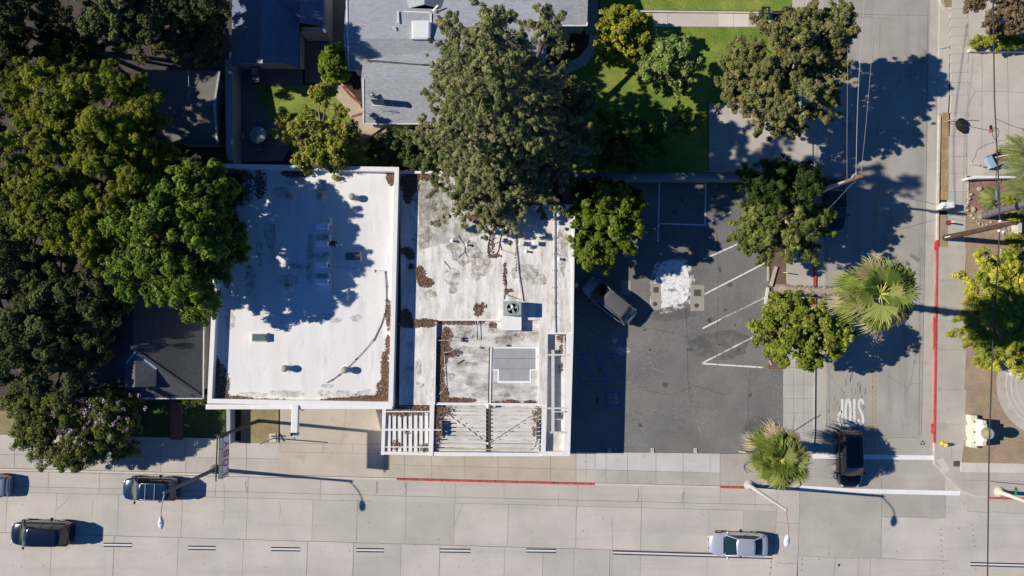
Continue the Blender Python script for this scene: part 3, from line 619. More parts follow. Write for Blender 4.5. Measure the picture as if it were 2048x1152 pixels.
pr.gp([(1146.2,414),(1150,414),(1147,667),(1143.2,667)], 3, ZR+.08); pr.build('parapet', M_para, b2); pr = MB(); pr.gp([(869.5,644),(873,644),(870,808),(866.5,808)], 3.2, ZR+.04); pr.build('parapet', M_para, b2); pr = MB(); pr.gp([(876,638.5),(1000,638.5),(1000,641.5),(876,641.5)], 3.2, ZR+.04)
pr.build('parapet', M_para, b2)
for i,(x,y,rx,ry) in enumerate([(850,400,22,34),(880,420,16,40),(860,360,16,12),(925,500,30,26),(845,470,20,20),(905,560,16,24),(1080,560,14,12),(1050,545,26,18),(1010,440,26,12),(960,530,20,30),(1125,500,10,50),(860,590,14,10),(820,690,8,8),(838,735,6,18),(820,738,7,5),(840,770,8,6)]): k = MB(); blob(k, x, y, rx, ry, ZR+.007, seed=90+i, j=.2); k.build('stain', M_stain2, b2)
for i,(x,y,rx,ry) in enumerate([(930,728,24,5),(915,665,20,14),(940,670,16,10),(1020,670,14,9),(1005,680,18,8),(1040,672,12,8),(900,752,10,6),(955,790,14,5),(940,768,10,5),(1010,790,12,4),(925,700,30,8),(985,660,10,8)]): k = MB(); blob(k, x, y, rx, ry, ZR-.262, seed=130+i, j=.2); k.build('stain', M_stain2, b2)
# felt patch with bright border and joint
fp = MB(); fp.gp([(984,694),(1074,694),(1074,741),(1062,741),(1062,766),(995,766),(995,741),(984,741)], 3.3, ZR-.262); fp.build('patch_border', mat('fresh_white_coating', (.84,.84,.82), var=.03), b2)
fp = MB(); fp.gp([(986,697),(1071,697),(1071,738),(1059,738),(1059,762),(998,762),(998,738),(986,738)], 3.3, ZR-.258); fp.build('felt_patch', M_grey, b2)
jt = MB(); jt.ribbon([(979,694),(977,808)], .08, ZR-.256); jt.ribbon([(986,717),(1071,717)], .02, ZR-.250); jt.ribbon([(986,738),(1071,738)], .02, ZR-.250); jt.build('roof_joint', M_dark, b2)
eg = MB(); eg.gp([(980.5,694),(984,694),(981.5,808),(978.5,808)], 3.3, ZR-.2); eg.build('roof_kerb', M_para, b2)
# east channel
ch = MB(); ch.gp([(1094,668),(1134,668),(1131,906),(1092,906)], 0, 3.15); ch.build('channel_floor', M_roofg, b2)
ch = MB(); ch.gp([(1133,664),(1147,664),(1140,912),(1127,912)], 0, ZR); ch.gp([(1084,810),(1094,810),(1091,912),(1082,912)], 0, ZR); ch.gp([(1094,664),(1133,664),(1133,668.5),(1094,668.5)], 3, ZR+.01)
ch.gp([(1086,903),(1127,903),(1127,912),(1086,912)], 0, ZR-.004)
ch.build('side_wall', M_para, b2)
bm = MB()
def GB(x0,y0,x1,y1,z0,z1,mb=None): (mb or bm).gbox(x0,y0,x1,y1,z0,z1)
GB(1103,700,1109,866,3.3,3.55); GB(1093,708,1138,711.5,3.45,3.62); GB(1085,815,1134,818,3.45,3.62); GB(1105,822.5,1134,824.5,3.45,3.6); GB(1100,863,1133,867,3.45,3.62); GB(1127,672,1129,900,3.25,3.4); GB(1112,838,1132,839.5,3.4,3.5)
bm.build('channel_beam', M_pipe, b2)
# front canopies
ff = MB(); ff.gp([(772,812),(862,812),(859,905),(769,905)], 0, 2.6); ff.gp([(870,810),(1082,810),(1080,906),(867,906)], 0, 2.98)
ff.build('canopy_floor', M_roofh, b2)
fm = MB(); fm.gp([(765,818),(772,818),(769,910),(762,910)], 0, 3.5); fm.gp([(762,903),(862,905),(862,911),(762,909)], 0, 3.496); fm.gp([(860,808),(869,808),(866,912),(857,912)], 0, 3.6)
fm.gp([(866,904),(1083,906),(1083,913),(866,912)], 0, 3.55); fm.gp([(867,805),(1085,807),(1085,812),(867,810)], 2.9, 3.5); fm.build('canopy_frame', M_para, b2, bevel=.015)
sl_ = MB()
for i in range(8): x = 774.5+i*10.7; sl_.gbox(x, 813, x+6.6, 904, 3.30, 3.34)
sl_.build('canopy_slat', M_para, b2)
cs = MB()
for y in (822,857.5,893): cs.gbox(771, y, 861, y+(4 if 850 < y < 870 else 2.2), 3.43, 3.50)
cs.gbox(858, 859, 884, 861, 3.5, 3.58); cs.build('canopy_crossbar', M_whitem, b2)
lv = MB()
for i in range(11):
    y = 815+i*8.15
    for x0, x1 in ((874,972),(982,1078)):
        p = [G(x0,y,3.22), G(x1,y+.6,3.22), G(x1,y+6.3,3.30), G(x0,y+5.7,3.30)]
        lv.add(p+[q-Vector((0,0,.04)) for q in p], [(3,2,1,0),(4,5,6,7),(0,1,5,4),(1,2,6,5),(2,3,7,6),(3,0,4,7)])
lv.build('canopy_board', mat('dirty_board', (.64,.61,.56), var=.14, scale=.8, stretch=(.5,2,1), stain=((.36,.33,.28),.9,.52,.75,(.6,2.5,1))), b2)
lk = MB(); lk.gbox(972.5,812,980.5,904,2.99,3.14); lk.build('leaf_gutter', mat('gutter_leaves', (.09,.06,.04), var=.3, scale=4), b2)
bm = MB()
for p, q in (((876,815),(975,887)),((975,887),(1079,820))): bm.tube([G(*p,3.35), G(*q,3.35)], .028, 6)
bm.tube([G(869,817,3.4), G(1085,817,3.4)], .03, 6); bm.tube([G(869,886,3.4), G(1085,889,3.4)], .04, 6); bm.tube([G(870,898,3.35), G(1060,900,3.35),G(1068,893,3.35),G(1074,870,3.35),G(1074,812,3.4)], .03, 6)
bm.build('brace_rod', M_pipe, b2)
bk_ = MB(); bk_.gbox(882,842,884.5,872,3.3,3.75); bk_.gbox(884.6,842,888,844,3.4,3.6); bk_.gbox(884.6,870,888,872,3.4,3.6); bk_.build('sign_bracket', M_dkgrey, b2); bk_ = MB(); bk_.gbox(1073,845,1075,880,3.3,3.75); bk_.build('sign_bracket', M_dkgrey, b2)
pc = MB(); c = G(976.5,813,3.5); pc.lathe(c, [(.16,0),(.16,.12),(.02,.14)], 14); pc.build('post_cap', M_whitem, b2); pc = MB(); c = G(976,886.5,3.3); pc.lathe(c, [(.09,0),(.09,.2),(.01,.21)], 10); pc.build('post_cap', M_whitem, b2)
wd = MB()
for i in range(4): c = G(880+i*52, 912, 0); wd.box(c.x, G(900,912,3.5).y-.06, .5, c.x+1.6, G(900,912,3.5).y-.02, 2.6)
wd.build('shop_window', M_glass, b2)

# ---------- houses
def house(name, label, loc): return thing(name, label, 'house', loc)
h1 = house('bungalow', 'sprawling bungalow with light grey shingle roofs and a white skylight above the green lawn', G(850,90,0))
r, q = gable(None, 696,-70,1092,140, 77, 2.7, 3.9, 'x'); r.build('main_roof', M_shing, h1); walls(*q, 2.7).build('wall', M_wall, h1)
r, q = gable(None, 728,104,905,247, 158, 2.75, 3.75, 'x'); r.build('south_wing_roof', M_shing, h1); walls(*q, 2.7).build('wall', M_wall, h1)
r, q = gable(None, 798,-170,905,22, 850, 2.9, 4.15, 'y'); r.build('upper_roof', M_shing, h1)
r, q = gable(None, 1020,-120,1174,50, -35, 2.6, 3.9, 'x'); r.build('east_wing_roof', M_shing, h1); walls(*q, 2.6).build('wall', M_wall, h1)
gut = MB()
for p, z in (([(727,248),(905,248)],2.72),([(694,141),(728,141)],2.66),([(1088,51.5),(1174,51.5)],2.57)): gut.tube([G(a,b,z) for a,b in p], .06, 6)
gut.beam(G(1174,-80,2.68),G(1174,51,2.68),.12,.08); gut.beam(G(696,77,3.95),G(697,140,2.75),.1,.08); gut.beam(G(726.5,158,3.8),G(727,247,2.8),.1,.08); gut.beam(G(693,-20,3.2),G(694.5,77,3.95),.1,.08)
gut.build('gutter', M_whitem, h1)
fl = MB()
for p in ([(796,22,3.6),(796,46,3.85)],[(784,52,4.0),(792,60,3.9)],[(865,22,3.7),(876,10,3.9)]): fl.beam(G(*p[0]),G(*p[1]),.12,.06)
fl.beam(G(806,22.5,3.5),G(860,25,3.5),.1,.06); fl.beam(G(862,26,3.6),G(862,70,3.9),.1,.06); fl.build('flashing', M_whitem, h1)
gb = MB(); gb.gp([(735,119),(828,106),(905,98),(905,124),(840,128)], 3.0, 3.62); gb.build('roof_cricket', M_shing, h1)
sk = MB(); z = 4.12; sk.gbox(823,41,860,78,3.2,z); o = sk.build('skylight_frame', M_whitem, h1); s2 = MB(); s2.gbox(825,43,858,76,z-.05,z+.05); s2.build('skylight_pane', M_skylw, o, bevel=.04)
st_ = MB(); st_.gbox(1126,50,1140,72,0,1.2); st_.gbox(1092,54,1165,60,0,.9); st_.build('porch_step', M_wall, h1)
cm = thing('brick_chimney', 'tan chimney stack with shiny round cap on the south wing roof', 'chimney', G(758,207,3.2))
k = MB(); c = G(759,206,3.0); k.obox((c.x,c.y,2.9), .85,.42,1.7,0); k.build('chimney_stack', mat('tan_stucco',(.42,.38,.31),var=.1), cm)
k = MB(); k.lathe((c.x-.18,c.y,4.6), [(.13,0),(.13,.35),(.24,.36),(.24,.46),(.05,.56)], 14); k.build('chimney_cap', mat('bright_steel',(.7,.72,.76),rough=.25,metal=.8,var=0), cm)
k = MB(); k.obox((c.x,c.y,2.95), 1.05,.6,.25); k.build('flashing', M_whitem, cm)
an = thing('roof_antenna', 'small tangled television antenna on the bungalow roof below the chimney', 'antenna', G(757,217,3.2))
k = MB(); c = G(764,221,3.1); k.tube([c, c+Vector((0,0,.75))], .02, 5); k.build('mast', M_galv, an)
k = MB(); t = c+Vector((-.1,0,.75)); k.tube([t+Vector((-.35,.05,0)), t+Vector((.35,-.05,0))], .018, 5)
for i in range(5): k.tube([t+Vector((-.3+i*.15,-.22+i*.02,0)), t+Vector((-.3+i*.15,.22-i*.02,0))], .014, 5)
k.build('antenna_element', M_galv, an)
h2 = house('garage_house', 'blue-grey shingled house shaded by trees, left of the bungalow', G(530,60,0))
def shaped_roof(px_e, rx, ze, zr, name, m, parent):
    """ridge along y at pixel x rx, eave outline given left and right; south edge curved polyline of pixels"""
    mb = MB(); L = []; n = len(px_e)
    for x, y in px_e:
        t = 1-min(1, abs(x-rx)/max(1e-3, (rx-px_e[0][0] if x < rx else px_e[-1][0]-rx))); L.append(G(x,y,ze+(zr-ze)*t))
    top = [Vector((p.x, p.y+9.5, p.z)) for p in L]
    vs = L+top; mb.add(vs+[v-Vector((0,0,.12)) for v in vs], [(i,i+1,n+i+1,n+i) for i in range(n-1)]+[(2*n+i+1,2*n+i,3*n+i,3*n+i+1) for i in range(n-1)]+[(i+1,i,2*n+i,2*n+i+1) for i in range(n-1)])
    return mb.build(name, m, parent)
shaped_roof([(462,134),(470,130),(480,127),(490,125),(500,124),(520,127),(530,125),(545,124.5),(560,125.5),(575,128),(588,132),(598,137)], 520, 2.7, 3.9, 'roof', M_shingb, h2)
c = G(466,118,2.5); e = G(592,118,2.5); MB().box(c.x,c.y,0,e.x,c.y+9,2.55).build('wall', M_wall, h2)
k = MB(); k.beam(G(598.5,137,2.75), G(598.5,-90,2.75), .08,.1); k.build('gutter', M_dkgrey, h2); k = MB(); k.beam(G(453,-90,2.72),G(453,118,2.72),.35,.1); k.beam(G(600,34,2.9),G(560,0,3.4),.06,.04); k.build('gutter', M_dkgrey, h2)
r, q = gable(None, 601,-120,645,53, 601, 2.6, 3.4, 'y'); r.build('wing_roof', M_shingb, h2); walls(q[0],q[1],q[2],q[3],2.5,.05).build('wall', M_wall, h2)
k = MB(); k.gp([(646,-120),(652,-120),(651,65),(645,65)], 0, 2.35); k.gp([(602,53.5),(645,53.5),(645,64),(602,64)], 0, 2.0); k.build('trim_wall', M_wall, h2)
k = MB(); c = G(520,122,3.92); k.obox((c.x,c.y-.05,3.92), .5,.35,.12); k.build('ridge_vent', M_galv, h2)
h3 = house('garden_shed', 'tan roofed outbuilding half hidden below the big feathery tree', G(370,210,0))
mb = MB(); P = [(282,139,2.5),(438,142,2.5),(427,212,3.1),(434,287,2.5),(282,289,2.5),(282,212,3.1)]
v = [G(*p) for p in P]; mb.add(v+[q-Vector((0,0,.1)) for q in v], [(5,2,1,0),(4,3,2,5)]+[(6+0,6+1,6+2,6+5),(6+5,6+2,6+3,6+4)]+[(1,2,8,7),(2,3,9,8),(3,4,10,9)]); mb.build('roof', M_tan, h3)
c = G(290,150,2.4); e = G(430,280,2.4); MB().box(c.x,e.y,0,e.x-.1,c.y,2.4).build('wall', mat('grey_siding',(.20,.22,.24),var=.1), h3)
k = MB(); k.beam(G(438.5,142,2.55),G(427.5,212,3.15),.16,.16); k.beam(G(427.5,212,3.15),G(434.5,287,2.55),.16,.16); k.build('barge_board', M_galv, h3)
k = MB(); k.tube([G(378,205,3.1),G(377,135,3.1)], .02, 4); k.build('cable', M_wirel, h3)
h4 = house('shingled_house', 'dark shingled hip-roofed house with a small front gable beside the white shop', G(330,690,0))
mb = MB(); ze, zr = 2.8, 4.6
e = [G(160,480,ze),G(408,480,ze),G(405,795,ze),G(160,795,ze)]; r0 = G(268,560,zr); r1 = G(266,698,zr)
v = e+[r0,r1]; mb.add(v+[q-Vector((0,0,.12)) for q in v], [(1,4,5,2),(3,5,4,0),(2,5,3),(0,4,1)]+[(8,9,6+0,7)]+[(1,2,8,7),(2,3,9,8),(0,1,7,6),(3,0,6,9)])
mb.build('roof', M_slate, h4)
MB().box(e[0].x+.5,e[2].y+.5,0,e[1].x-.5,e[1].y-.5,2.7).build('wall', M_wall, h4)
mb = MB(); zg = 4.5; ap = G(270,705,zg); v = [G(245,775,3.85), G(311,773,3.85), Vector((G(270,774,zg).x, G(270,774,zg).y, zg)), G(252,725,4.05), G(313,737,3.9), ap]
mb.add(v+[q-Vector((0,0,.1)) for q in v], [(0,2,5,3),(2,1,4,5),(8,6,9,11),(7,8,11,10),(0,3,9,6),(4,1,7,10),(2,0,6,8),(1,2,8,7)])
mb.build('front_gable', mat('gable_shingle',(.13,.135,.14),rough=.9,var=.12,brick=(.30,.16,.5,R(90))), h4)
a = G(250,772,2.9); c = G(307,772,2.9); mb = MB(); mb.box(a.x, a.y, 2.3, c.x, a.y+.1, 3.8); mb.build('gable_wall', M_wall, h4)
k = MB(); k.beam(ap+Vector((0,0,.03)), G(252,727,4.1), .16,.06); k.beam(ap+Vector((.05,0,.03)), G(313,738,3.95), .16,.06); k.build('valley_flashing', M_bluesteel, h4)
k = MB(); k.beam(G(409,480,2.86),G(406,797,2.86),.09,.12); k.build('gutter', M_galv, h4); k = MB(); k.beam(G(160,797,2.86),G(406,797,2.86),.09,.12); k.build('gutter', M_galv, h4)
k = MB(); c = G(287,656,3.9); k.obox((c.x,c.y,3.7),.75,.6,.5); k.build('roof_vent', M_galv, h4)
k = MB(); k.beam(r1+Vector((0,0,.05)), e[2]+Vector((0,0,.05)), .22,.05); k.build('hip_cap', M_slate, h4)
# ---------- garden walls and fences
def wallthing(name, label, px, z0, z1, m, cat='wall', bevel=.01):
    t = thing(name, label, cat, G(px[0][0],px[0][1],0)); MB().gp(px, z0, z1).build('wall_body', m, t, bevel=bevel); return t
wallthing('garden_wall', 'long straight grey block wall between the patio and the outbuilding', [(450,116),(465,116),(465,330),(452,330)], 0, 2.0, mat('grey_block',(.36,.38,.40),var=.08))
t = wallthing('boundary_wall', 'grey block wall with cap along the top edge of the parking lot', [(1150,347),(1495,348),(1495,359),(1150,358)], 0, 1.5, mat('block_wall',(.26,.26,.26),var=.1,scale=1))
k = MB(); k.gp([(1150,345.5),(1495,346.5),(1495,350.5),(1150,349.5)], 1.5, 1.58); k.build('wall_cap', mat('dark_cap',(.16,.165,.17),var=.1), t)
wallthing('low_block_wall', 'narrow grey block wall between the shaded lawn and the dry grass patch', [(452,812),(460.5,812),(460.5,888),(453,888)], 0, 1.1, mat('grey_block2',(.42,.42,.42),var=.1))
wallthing('retaining_wall', 'low concrete wall under the clipped green hedge at top right', [(1940,96),(2200,98),(2200,104),(1940,103)], 0, .45, M_kerb)
t = thing('white_board_fence', 'white board fence between the driveway crack and the mulch bed', 'fence', G(1935,358,0))
k = MB(); k.gp([(1935,355),(1948,351),(2035,352.5),(2037,356),(1950,357),(1936,359)], 0, .85); k.build('fence_panel', M_whitem, t); k = MB(); k.gbox(2028,358,2031,372,0,.9); k.build('post', M_wood, t)
# ================================================================== vegetation
def leaves_mesh(name, m, parent, cen, dirs, cl_r, per, leaf, asp, tints, seed, spray=0.0, flat=.7, droop=0.0):
    """leaf-sized quads around clump centres. cen (k,3) world, dirs (k,3) outward, tints (k,3)"""
    rg_ = np.random.default_rng(seed); k = len(cen); n = k*per
    C0 = np.repeat(cen, per, 0); D = np.repeat(dirs, per, 0); Rr_ = np.repeat(cl_r, per)[:,None]
    off = rg_.normal(size=(n,3)); off /= np.linalg.norm(off, axis=1, keepdims=True)+1e-9
    rad = rg_.random((n,1))**.33; o3 = off*rad*Rr_; o3[:,2] *= flat
    pos = C0+o3
    nrm = off*.75+D*.25+np.array([0,0,.40])+rg_.normal(size=(n,3))*.33; nrm /= np.linalg.norm(nrm, axis=1, keepdims=True)
    ax = rg_.normal(size=(n,3)); ax = ax*(1-spray)+(off+D*.3)*spray*1.5; ax[:,2] -= droop
    ax -= nrm*np.sum(ax*nrm, 1, keepdims=True); ax /= np.linalg.norm(ax, axis=1, keepdims=True)+1e-9
    bx = np.cross(nrm, ax); s = leaf*(.65+.7*rg_.random((n,1))); w = s*asp
    V = np.empty((n,4,3)); V[:,0] = pos-ax*s*.5; V[:,1] = pos-bx*w*.5+ax*s*.06; V[:,2] = pos+ax*s*.5-nrm*s*.12; V[:,3] = pos+bx*w*.5+ax*s*.06
    off0 = np.array(wloc(parent)) if parent is not None else np.zeros(3); V -= off0
    me = bpy.data.meshes.new(name); me.vertices.add(n*4); me.vertices.foreach_set('co', V.astype(np.float32).ravel())
    me.loops.add(n*4); me.loops.foreach_set('vertex_index', np.arange(n*4, dtype=np.int32))
    me.polygons.add(n); me.polygons.foreach_set('loop_start', np.arange(0, n*4, 4, dtype=np.int32)); me.polygons.foreach_set('loop_total', np.full(n, 4, dtype=np.int32))
    me.update(calc_edges=True)
    t = np.repeat(tints, per, 0)*(.72+.56*rg_.random((n,1)))*(1+(rg_.random((n,3))-.5)*np.array([.34,.10,.30])); br_ = rg_.random((n,1)) < .035; t = np.where(br_, t.mean(1,keepdims=True)*np.array([1.5,1.15,.75]), t); t = np.concatenate([t, np.ones((n,1))], 1)
    at = me.attributes.new('tint', 'FLOAT_COLOR', 'FACE'); at.data.foreach_set('color', t.astype(np.float32).ravel())
    me.materials.append(m); o = bpy.data.objects.new(name, me); C.objects.link(o)
    if parent is not None: o.parent = parent
    return o
def crown(lobes, seed, dens=1.0, clr=.55, low=-.25, lump=.22, spike=.5):
    """lobes: (px,py,rx_px,ry_px,z_centre,z_radius). Boughs stand out of the lobes, leaf clumps gather on the boughs."""
    rg_ = np.random.default_rng(seed); P = []; Dd = []; Rc = []; Bi = []; nbt = 0
    for (px,py,rx,ry,zc,rz) in lobes:
        c = np.array(G(px,py,zc)); s = scl(zc); a, b = rx/s, ry/s; br = clr*(1.7+lump*1.6)
        br = min(br, .62*min(a,b)); area = 4*math.pi*(((a*b)**1.6+(a*rz)**1.6+(b*rz)**1.6)/3)**(1/1.6)
        nb = max(5, int(area*.78/(br*br*2.1))); cpb = max(4, int(dens*2.6*(br/clr)**2))
        d = rg_.normal(size=(nb*3,3)); d /= np.linalg.norm(d, axis=1, keepdims=True); d = d[d[:,2] > low-.1][:nb]
        rr = 1+lump*rg_.normal(size=len(d))*.42; rr = np.clip(rr, .55, 1.22)
        R3 = np.array([max(.2,a-br*.55), max(.2,b-br*.55), max(.2,rz-br*.45)]); bc = c+d*R3*rr[:,None]
        o = rg_.normal(size=(len(d),cpb,3)); o /= np.linalg.norm(o, axis=2, keepdims=True); o *= (rg_.random((len(d),cpb,1))**.5)*br*.78*rg_.uniform(.75,1.2,(len(d),1,1)); o[...,2] *= .62
        u_ = rg_.random((len(d),cpb,1))**.9; dh = d.copy(); dh[:,2] = dh[:,2]*.35-.05; o *= (1-.62*u_*min(1,spike)); o += dh[:,None]*(u_-.35)*spike*br*rg_.uniform(.8,2.0,(len(d),1,1))
        P.append((bc[:,None]+o).reshape(-1,3)); Dd.append(np.repeat(d, cpb, 0)); Rc.append(clr*rg_.uniform(.5,.95,len(d)*cpb)*(1-.45*u_.reshape(-1)*min(1,spike)))
        Bi.append(np.repeat(np.arange(len(d))+nbt, cpb)); nbt += len(d)
    crown.bough = np.concatenate(Bi); return np.concatenate(P), np.concatenate(Dd), np.concatenate(Rc)
def tints(n, cols, seed):
    rg_ = np.random.default_rng(seed); a = np.array(cols, dtype=float); w = np.array([c for c in a[:,3]]); w = w/w.sum()
    bg_ = crown.bough if n == len(crown.bough) else np.arange(n); nb = bg_.max()+1
    i = rg_.choice(len(a), nb, p=w)[bg_]; i2 = rg_.choice(len(a), n, p=w); return (a[i,:3]*.6+a[i2,:3]*.4)*(.86+.28*rg_.random((n,1)))*(.86+.28*rg_.random((nb,1)))[bg_]
def tree(name, label, cat, base, lobes, cols, seed, leaf=.2, asp=.5, per=60, dens=1.0, clr=.55, spray=0., trunk=.22, bark=None, lump=.22, group=None, low=-.25, tr=.2, droop=0, limbs=None, mult=1.0, flat=.7, spike=.6):
    b = G(*base, 0); t = thing(name, label, cat, b, group=group); rr = random.Random(seed)
    P, D, Rc = crown(lobes, seed, dens, clr, low, lump, spike)
    cols = [(c[0]*mult, c[1]*mult, c[2]*mult, c[3]) for c in cols]
    leaves_mesh('crown', M_leaf, t, P, D, Rc, per, leaf, asp, tints(len(P), cols, seed+1), seed+2, spray, flat, droop)
    if trunk:
        tb = MB(); zt = min(l[4]-l[5]*.3 for l in lobes); top = np.array([np.array(G(l[0],l[1],l[4])) for l in lobes]).mean(0)
        zf = max(1.0, min(zt, top[2])*.8); fk = Vector((b.x*.6+top[0]*.4, b.y*.6+top[1]*.4, zf))
        tb.tube([b-Vector((0,0,.1)), b+Vector((0,0,.25)), b.lerp(fk,.5)+Vector((rr.uniform(-.1,.1),rr.uniform(-.1,.1),0)), fk], [trunk*1.5,trunk*1.1,trunk,trunk*.85], 9)
        o = tb.build('trunk', bark or M_bark, t)
        lb = MB()
        for l in lobes:
            c = G(l[0],l[1],l[4]); m_ = fk.lerp(c,.5)+Vector((rr.uniform(-.3,.3),rr.uniform(-.3,.3),.3)); lb.tube([fk-Vector((0,0,.2)), m_, c], [trunk*.7,trunk*.45,trunk*.25], 6)
        for i in range(limbs if limbs is not None else min(40, len(P)//6)):
            j = rr.randrange(len(P)); q = Vector(P[j]); l = min(lobes, key=lambda l: (G(l[0],l[1],l[4])-q).length); c = G(l[0],l[1],l[4])-Vector((0,0,l[5]*.3))
            lb.tube([c, c.lerp(q,.5)+Vector((0,0,.15)), q], [trunk*.28,trunk*.16,.015], 5)
        lb.build('limb', bark or M_bark, t)
    return t
def hexc(r,g_,b,w=1,k=1.0): c = S(r,g_,b); return (c[0]*k, c[1]*k, c[2]*k, w)
OLV = [(0.186,0.194,0.056,3),(0.233,0.233,0.073,2),(0.121,0.145,0.040,2),(0.251,0.223,0.086,.8)]
FEA = [(0.233,0.267,0.023,3),(0.316,0.320,0.030,2),(0.140,0.194,0.020,2)]
BRI = [(.10,.165,.018,3),(.14,.22,.025,1.6),(.20,.29,.035,1.5),(.06,.105,.014,2)]
DRK = [(0.079,0.097,0.033,3),(0.112,0.126,0.043,1.5),(0.047,0.063,0.020,2)]
YLG = [(0.307,0.339,0.040,3),(0.391,0.369,0.040,1.5),(0.186,0.252,0.026,2)]
MID = [(0.149,0.223,0.040,3),(0.205,0.272,0.059,2),(0.084,0.145,0.026,2)]
# --- big trees on the left
tree('feathery_tree', 'huge feathery yellow-green tree on the left, largest crown there', 'tree', (195,330),
     [(112,192,104,58,9,2.4),(130,142,72,36,6,1.8),(90,300,95,100,9,2.8),(200,250,115,105,9.6,3.0),(190,370,122,110,9.6,3.0),(120,430,90,75,8.5,2.6),(175,460,72,70,8,2.4),(265,310,66,85,8.3,2.2),(125,115,38,30,6.4,1.6),(235,185,52,42,4.8,1.6)], FEA, 11, leaf=.22, asp=.30, per=100, mult=.75, clr=.5, spray=.8, lump=.30, trunk=.4, dens=1.15, spike=1.1)
tree('broadleaf_tree', 'bright green leafy tree overhanging the left edge of the taller white roof', 'tree', (350,500),
     [(345,480,110,120,9.2,3.0),(385,395,75,65,8.8,2.4),(300,450,78,88,9,2.6),(290,540,78,58,8,2.2),(385,575,72,62,8,2.3),(430,480,56,90,8.4,2.2),(398,365,58,42,8.6,1.8),(440,400,40,50,8.4,1.6)], BRI, 12, mult=1.05, leaf=.34, asp=.28, per=44, clr=.48, spray=.6, lump=.24, trunk=.3, dens=1.05, spike=.8)
for i,(nm,lab,base,lob) in enumerate([
    ('oak_tree','dark oak below the feathery tree at the left edge',(60,500),[(60,470,75,70,7,2.6),(0,420,45,55,6,2),(-25,330,60,80,6,2.4),(-40,200,60,90,6,2.4),(25,530,60,60,6.5,2.4),(110,540,70,60,6,2.3)]),
    ('oak_tree','dark spreading oak left of the shingled house roof vent',(150,620),[(150,610,90,80,6,2.6),(90,650,80,70,6.4,2.6),(205,650,60,70,5,2.2)]),
    ('oak_tree','dark oak at the left edge above the pink-flowered tree',(50,740),[(50,720,85,75,6,2.5),(110,740,75,60,5.5,2.2),(10,640,55,70,6,2.2),(160,700,40,50,4.6,1.8)])]):
    tree(nm, lab, 'tree', base, lob, DRK, 20+i, leaf=.22, asp=.5, per=60, clr=.55, lump=.35, trunk=.28, dens=1, group='dark oaks along the left edge')
for i,(lab,base,lob,mt) in enumerate([
    ('near-black tree filling the top left corner',(50,60),[(40,20,80,70,9,2.5),(30,95,60,45,8,2.2),(120,60,60,55,6,2.2),(10,150,40,40,6,2),(165,100,40,30,6,1.8),(150,115,60,34,4.2,1.8)],.55),
    ('dark grey-green oak at the top with a brown gap beside it',(230,40),[(210,20,60,45,9,2.3),(228,72,38,30,6,1.9),(262,10,50,40,9,2),(280,60,40,35,5.5,1.8)],1.35),
    ('dark oak at the top left of the blue-grey shingled roof',(340,50),[(335,30,65,60,7.5,2.5),(300,75,45,40,6.8,2),(385,20,45,45,7,2),(345,100,35,25,6,1.7),(412,75,34,50,4.8,2.0),(420,5,36,40,9,2.4),(395,40,40,45,6.5,2.2),(425,70,26,50,4.6,2.2),(428,10,26,50,4.8,2.4),(425,-50,30,50,7,3)],1.05)]):
    tree('oak_tree', lab, 'tree', base, lob, DRK, 30+i, leaf=.22, per=60, clr=.55, lump=.35, trunk=.28, mult=mt, group='dark trees along the top left')
tf = tree('flowering_tree', 'olive tree with scattered pink blossoms beside the left pavement', 'tree', (160,850),
     [(155,850,100,75,3.6,2.2),(90,830,75,65,3.2,1.8),(220,830,70,60,3.4,2),(130,890,70,45,2.8,1.6),(245,870,45,45,2.6,1.5),(60,800,45,35,3,1.5)], [(0.121,0.145,0.033,3),(0.177,0.184,0.046,2),(0.074,0.097,0.023,2)], 41, leaf=.17, per=70, clr=.5, lump=.28, trunk=.2)
q = []; rr = random.Random(3)
for i in range(46):
    cx, cy, z = rr.choice([(240,830,4.9),(180,835,5.4),(135,855,5.2),(200,800,5),(110,830,4.6),(250,800,4.2),(215,845,5.3)])
    q.append(np.array(G(cx+rr.gauss(0,20), cy+rr.gauss(0,16), z+rr.uniform(-.3,.5))))
q = np.array(q); leaves_mesh('blossom', M_leaf, tf, q, np.tile([0,0,1.],(len(q),1)), np.full(len(q),.17), 9, .115, .8, np.tile([.50,.36,.47],(len(q),1))*np.random.default_rng(1).uniform(.7,1.3,(len(q),1)), 5)
tree('small_shrub', 'low bright shrub tucked against the front eave of the shingled house', 'shrub', (383,803), [(385,800,28,11,1.2,.6)], BRI, 42, leaf=.2, asp=.35, per=30, clr=.3, trunk=.05, limbs=3)
tree('dark_bush', 'dark bush between the feathery tree and the corner of the taller white roof', 'bush', (400,320), [(380,330,70,40,2.2,1.3),(430,370,40,60,2.6,1.3),(330,310,45,30,2.2,1.2)], DRK, 43, leaf=.2, per=50, clr=.5, trunk=.1)
tree('dark_bush', 'dark bush hanging over the roof corner under the bright green tree', 'bush', (448,420), [(452,400,30,60,4.6,1.3),(462,470,25,55,4.8,1.2),(440,360,30,25,4.5,1)], [(0.028,0.044,0.012,2),(0.047,0.029,0.010,1)], 44, leaf=.2, asp=.4, per=50, clr=.45, trunk=.1)
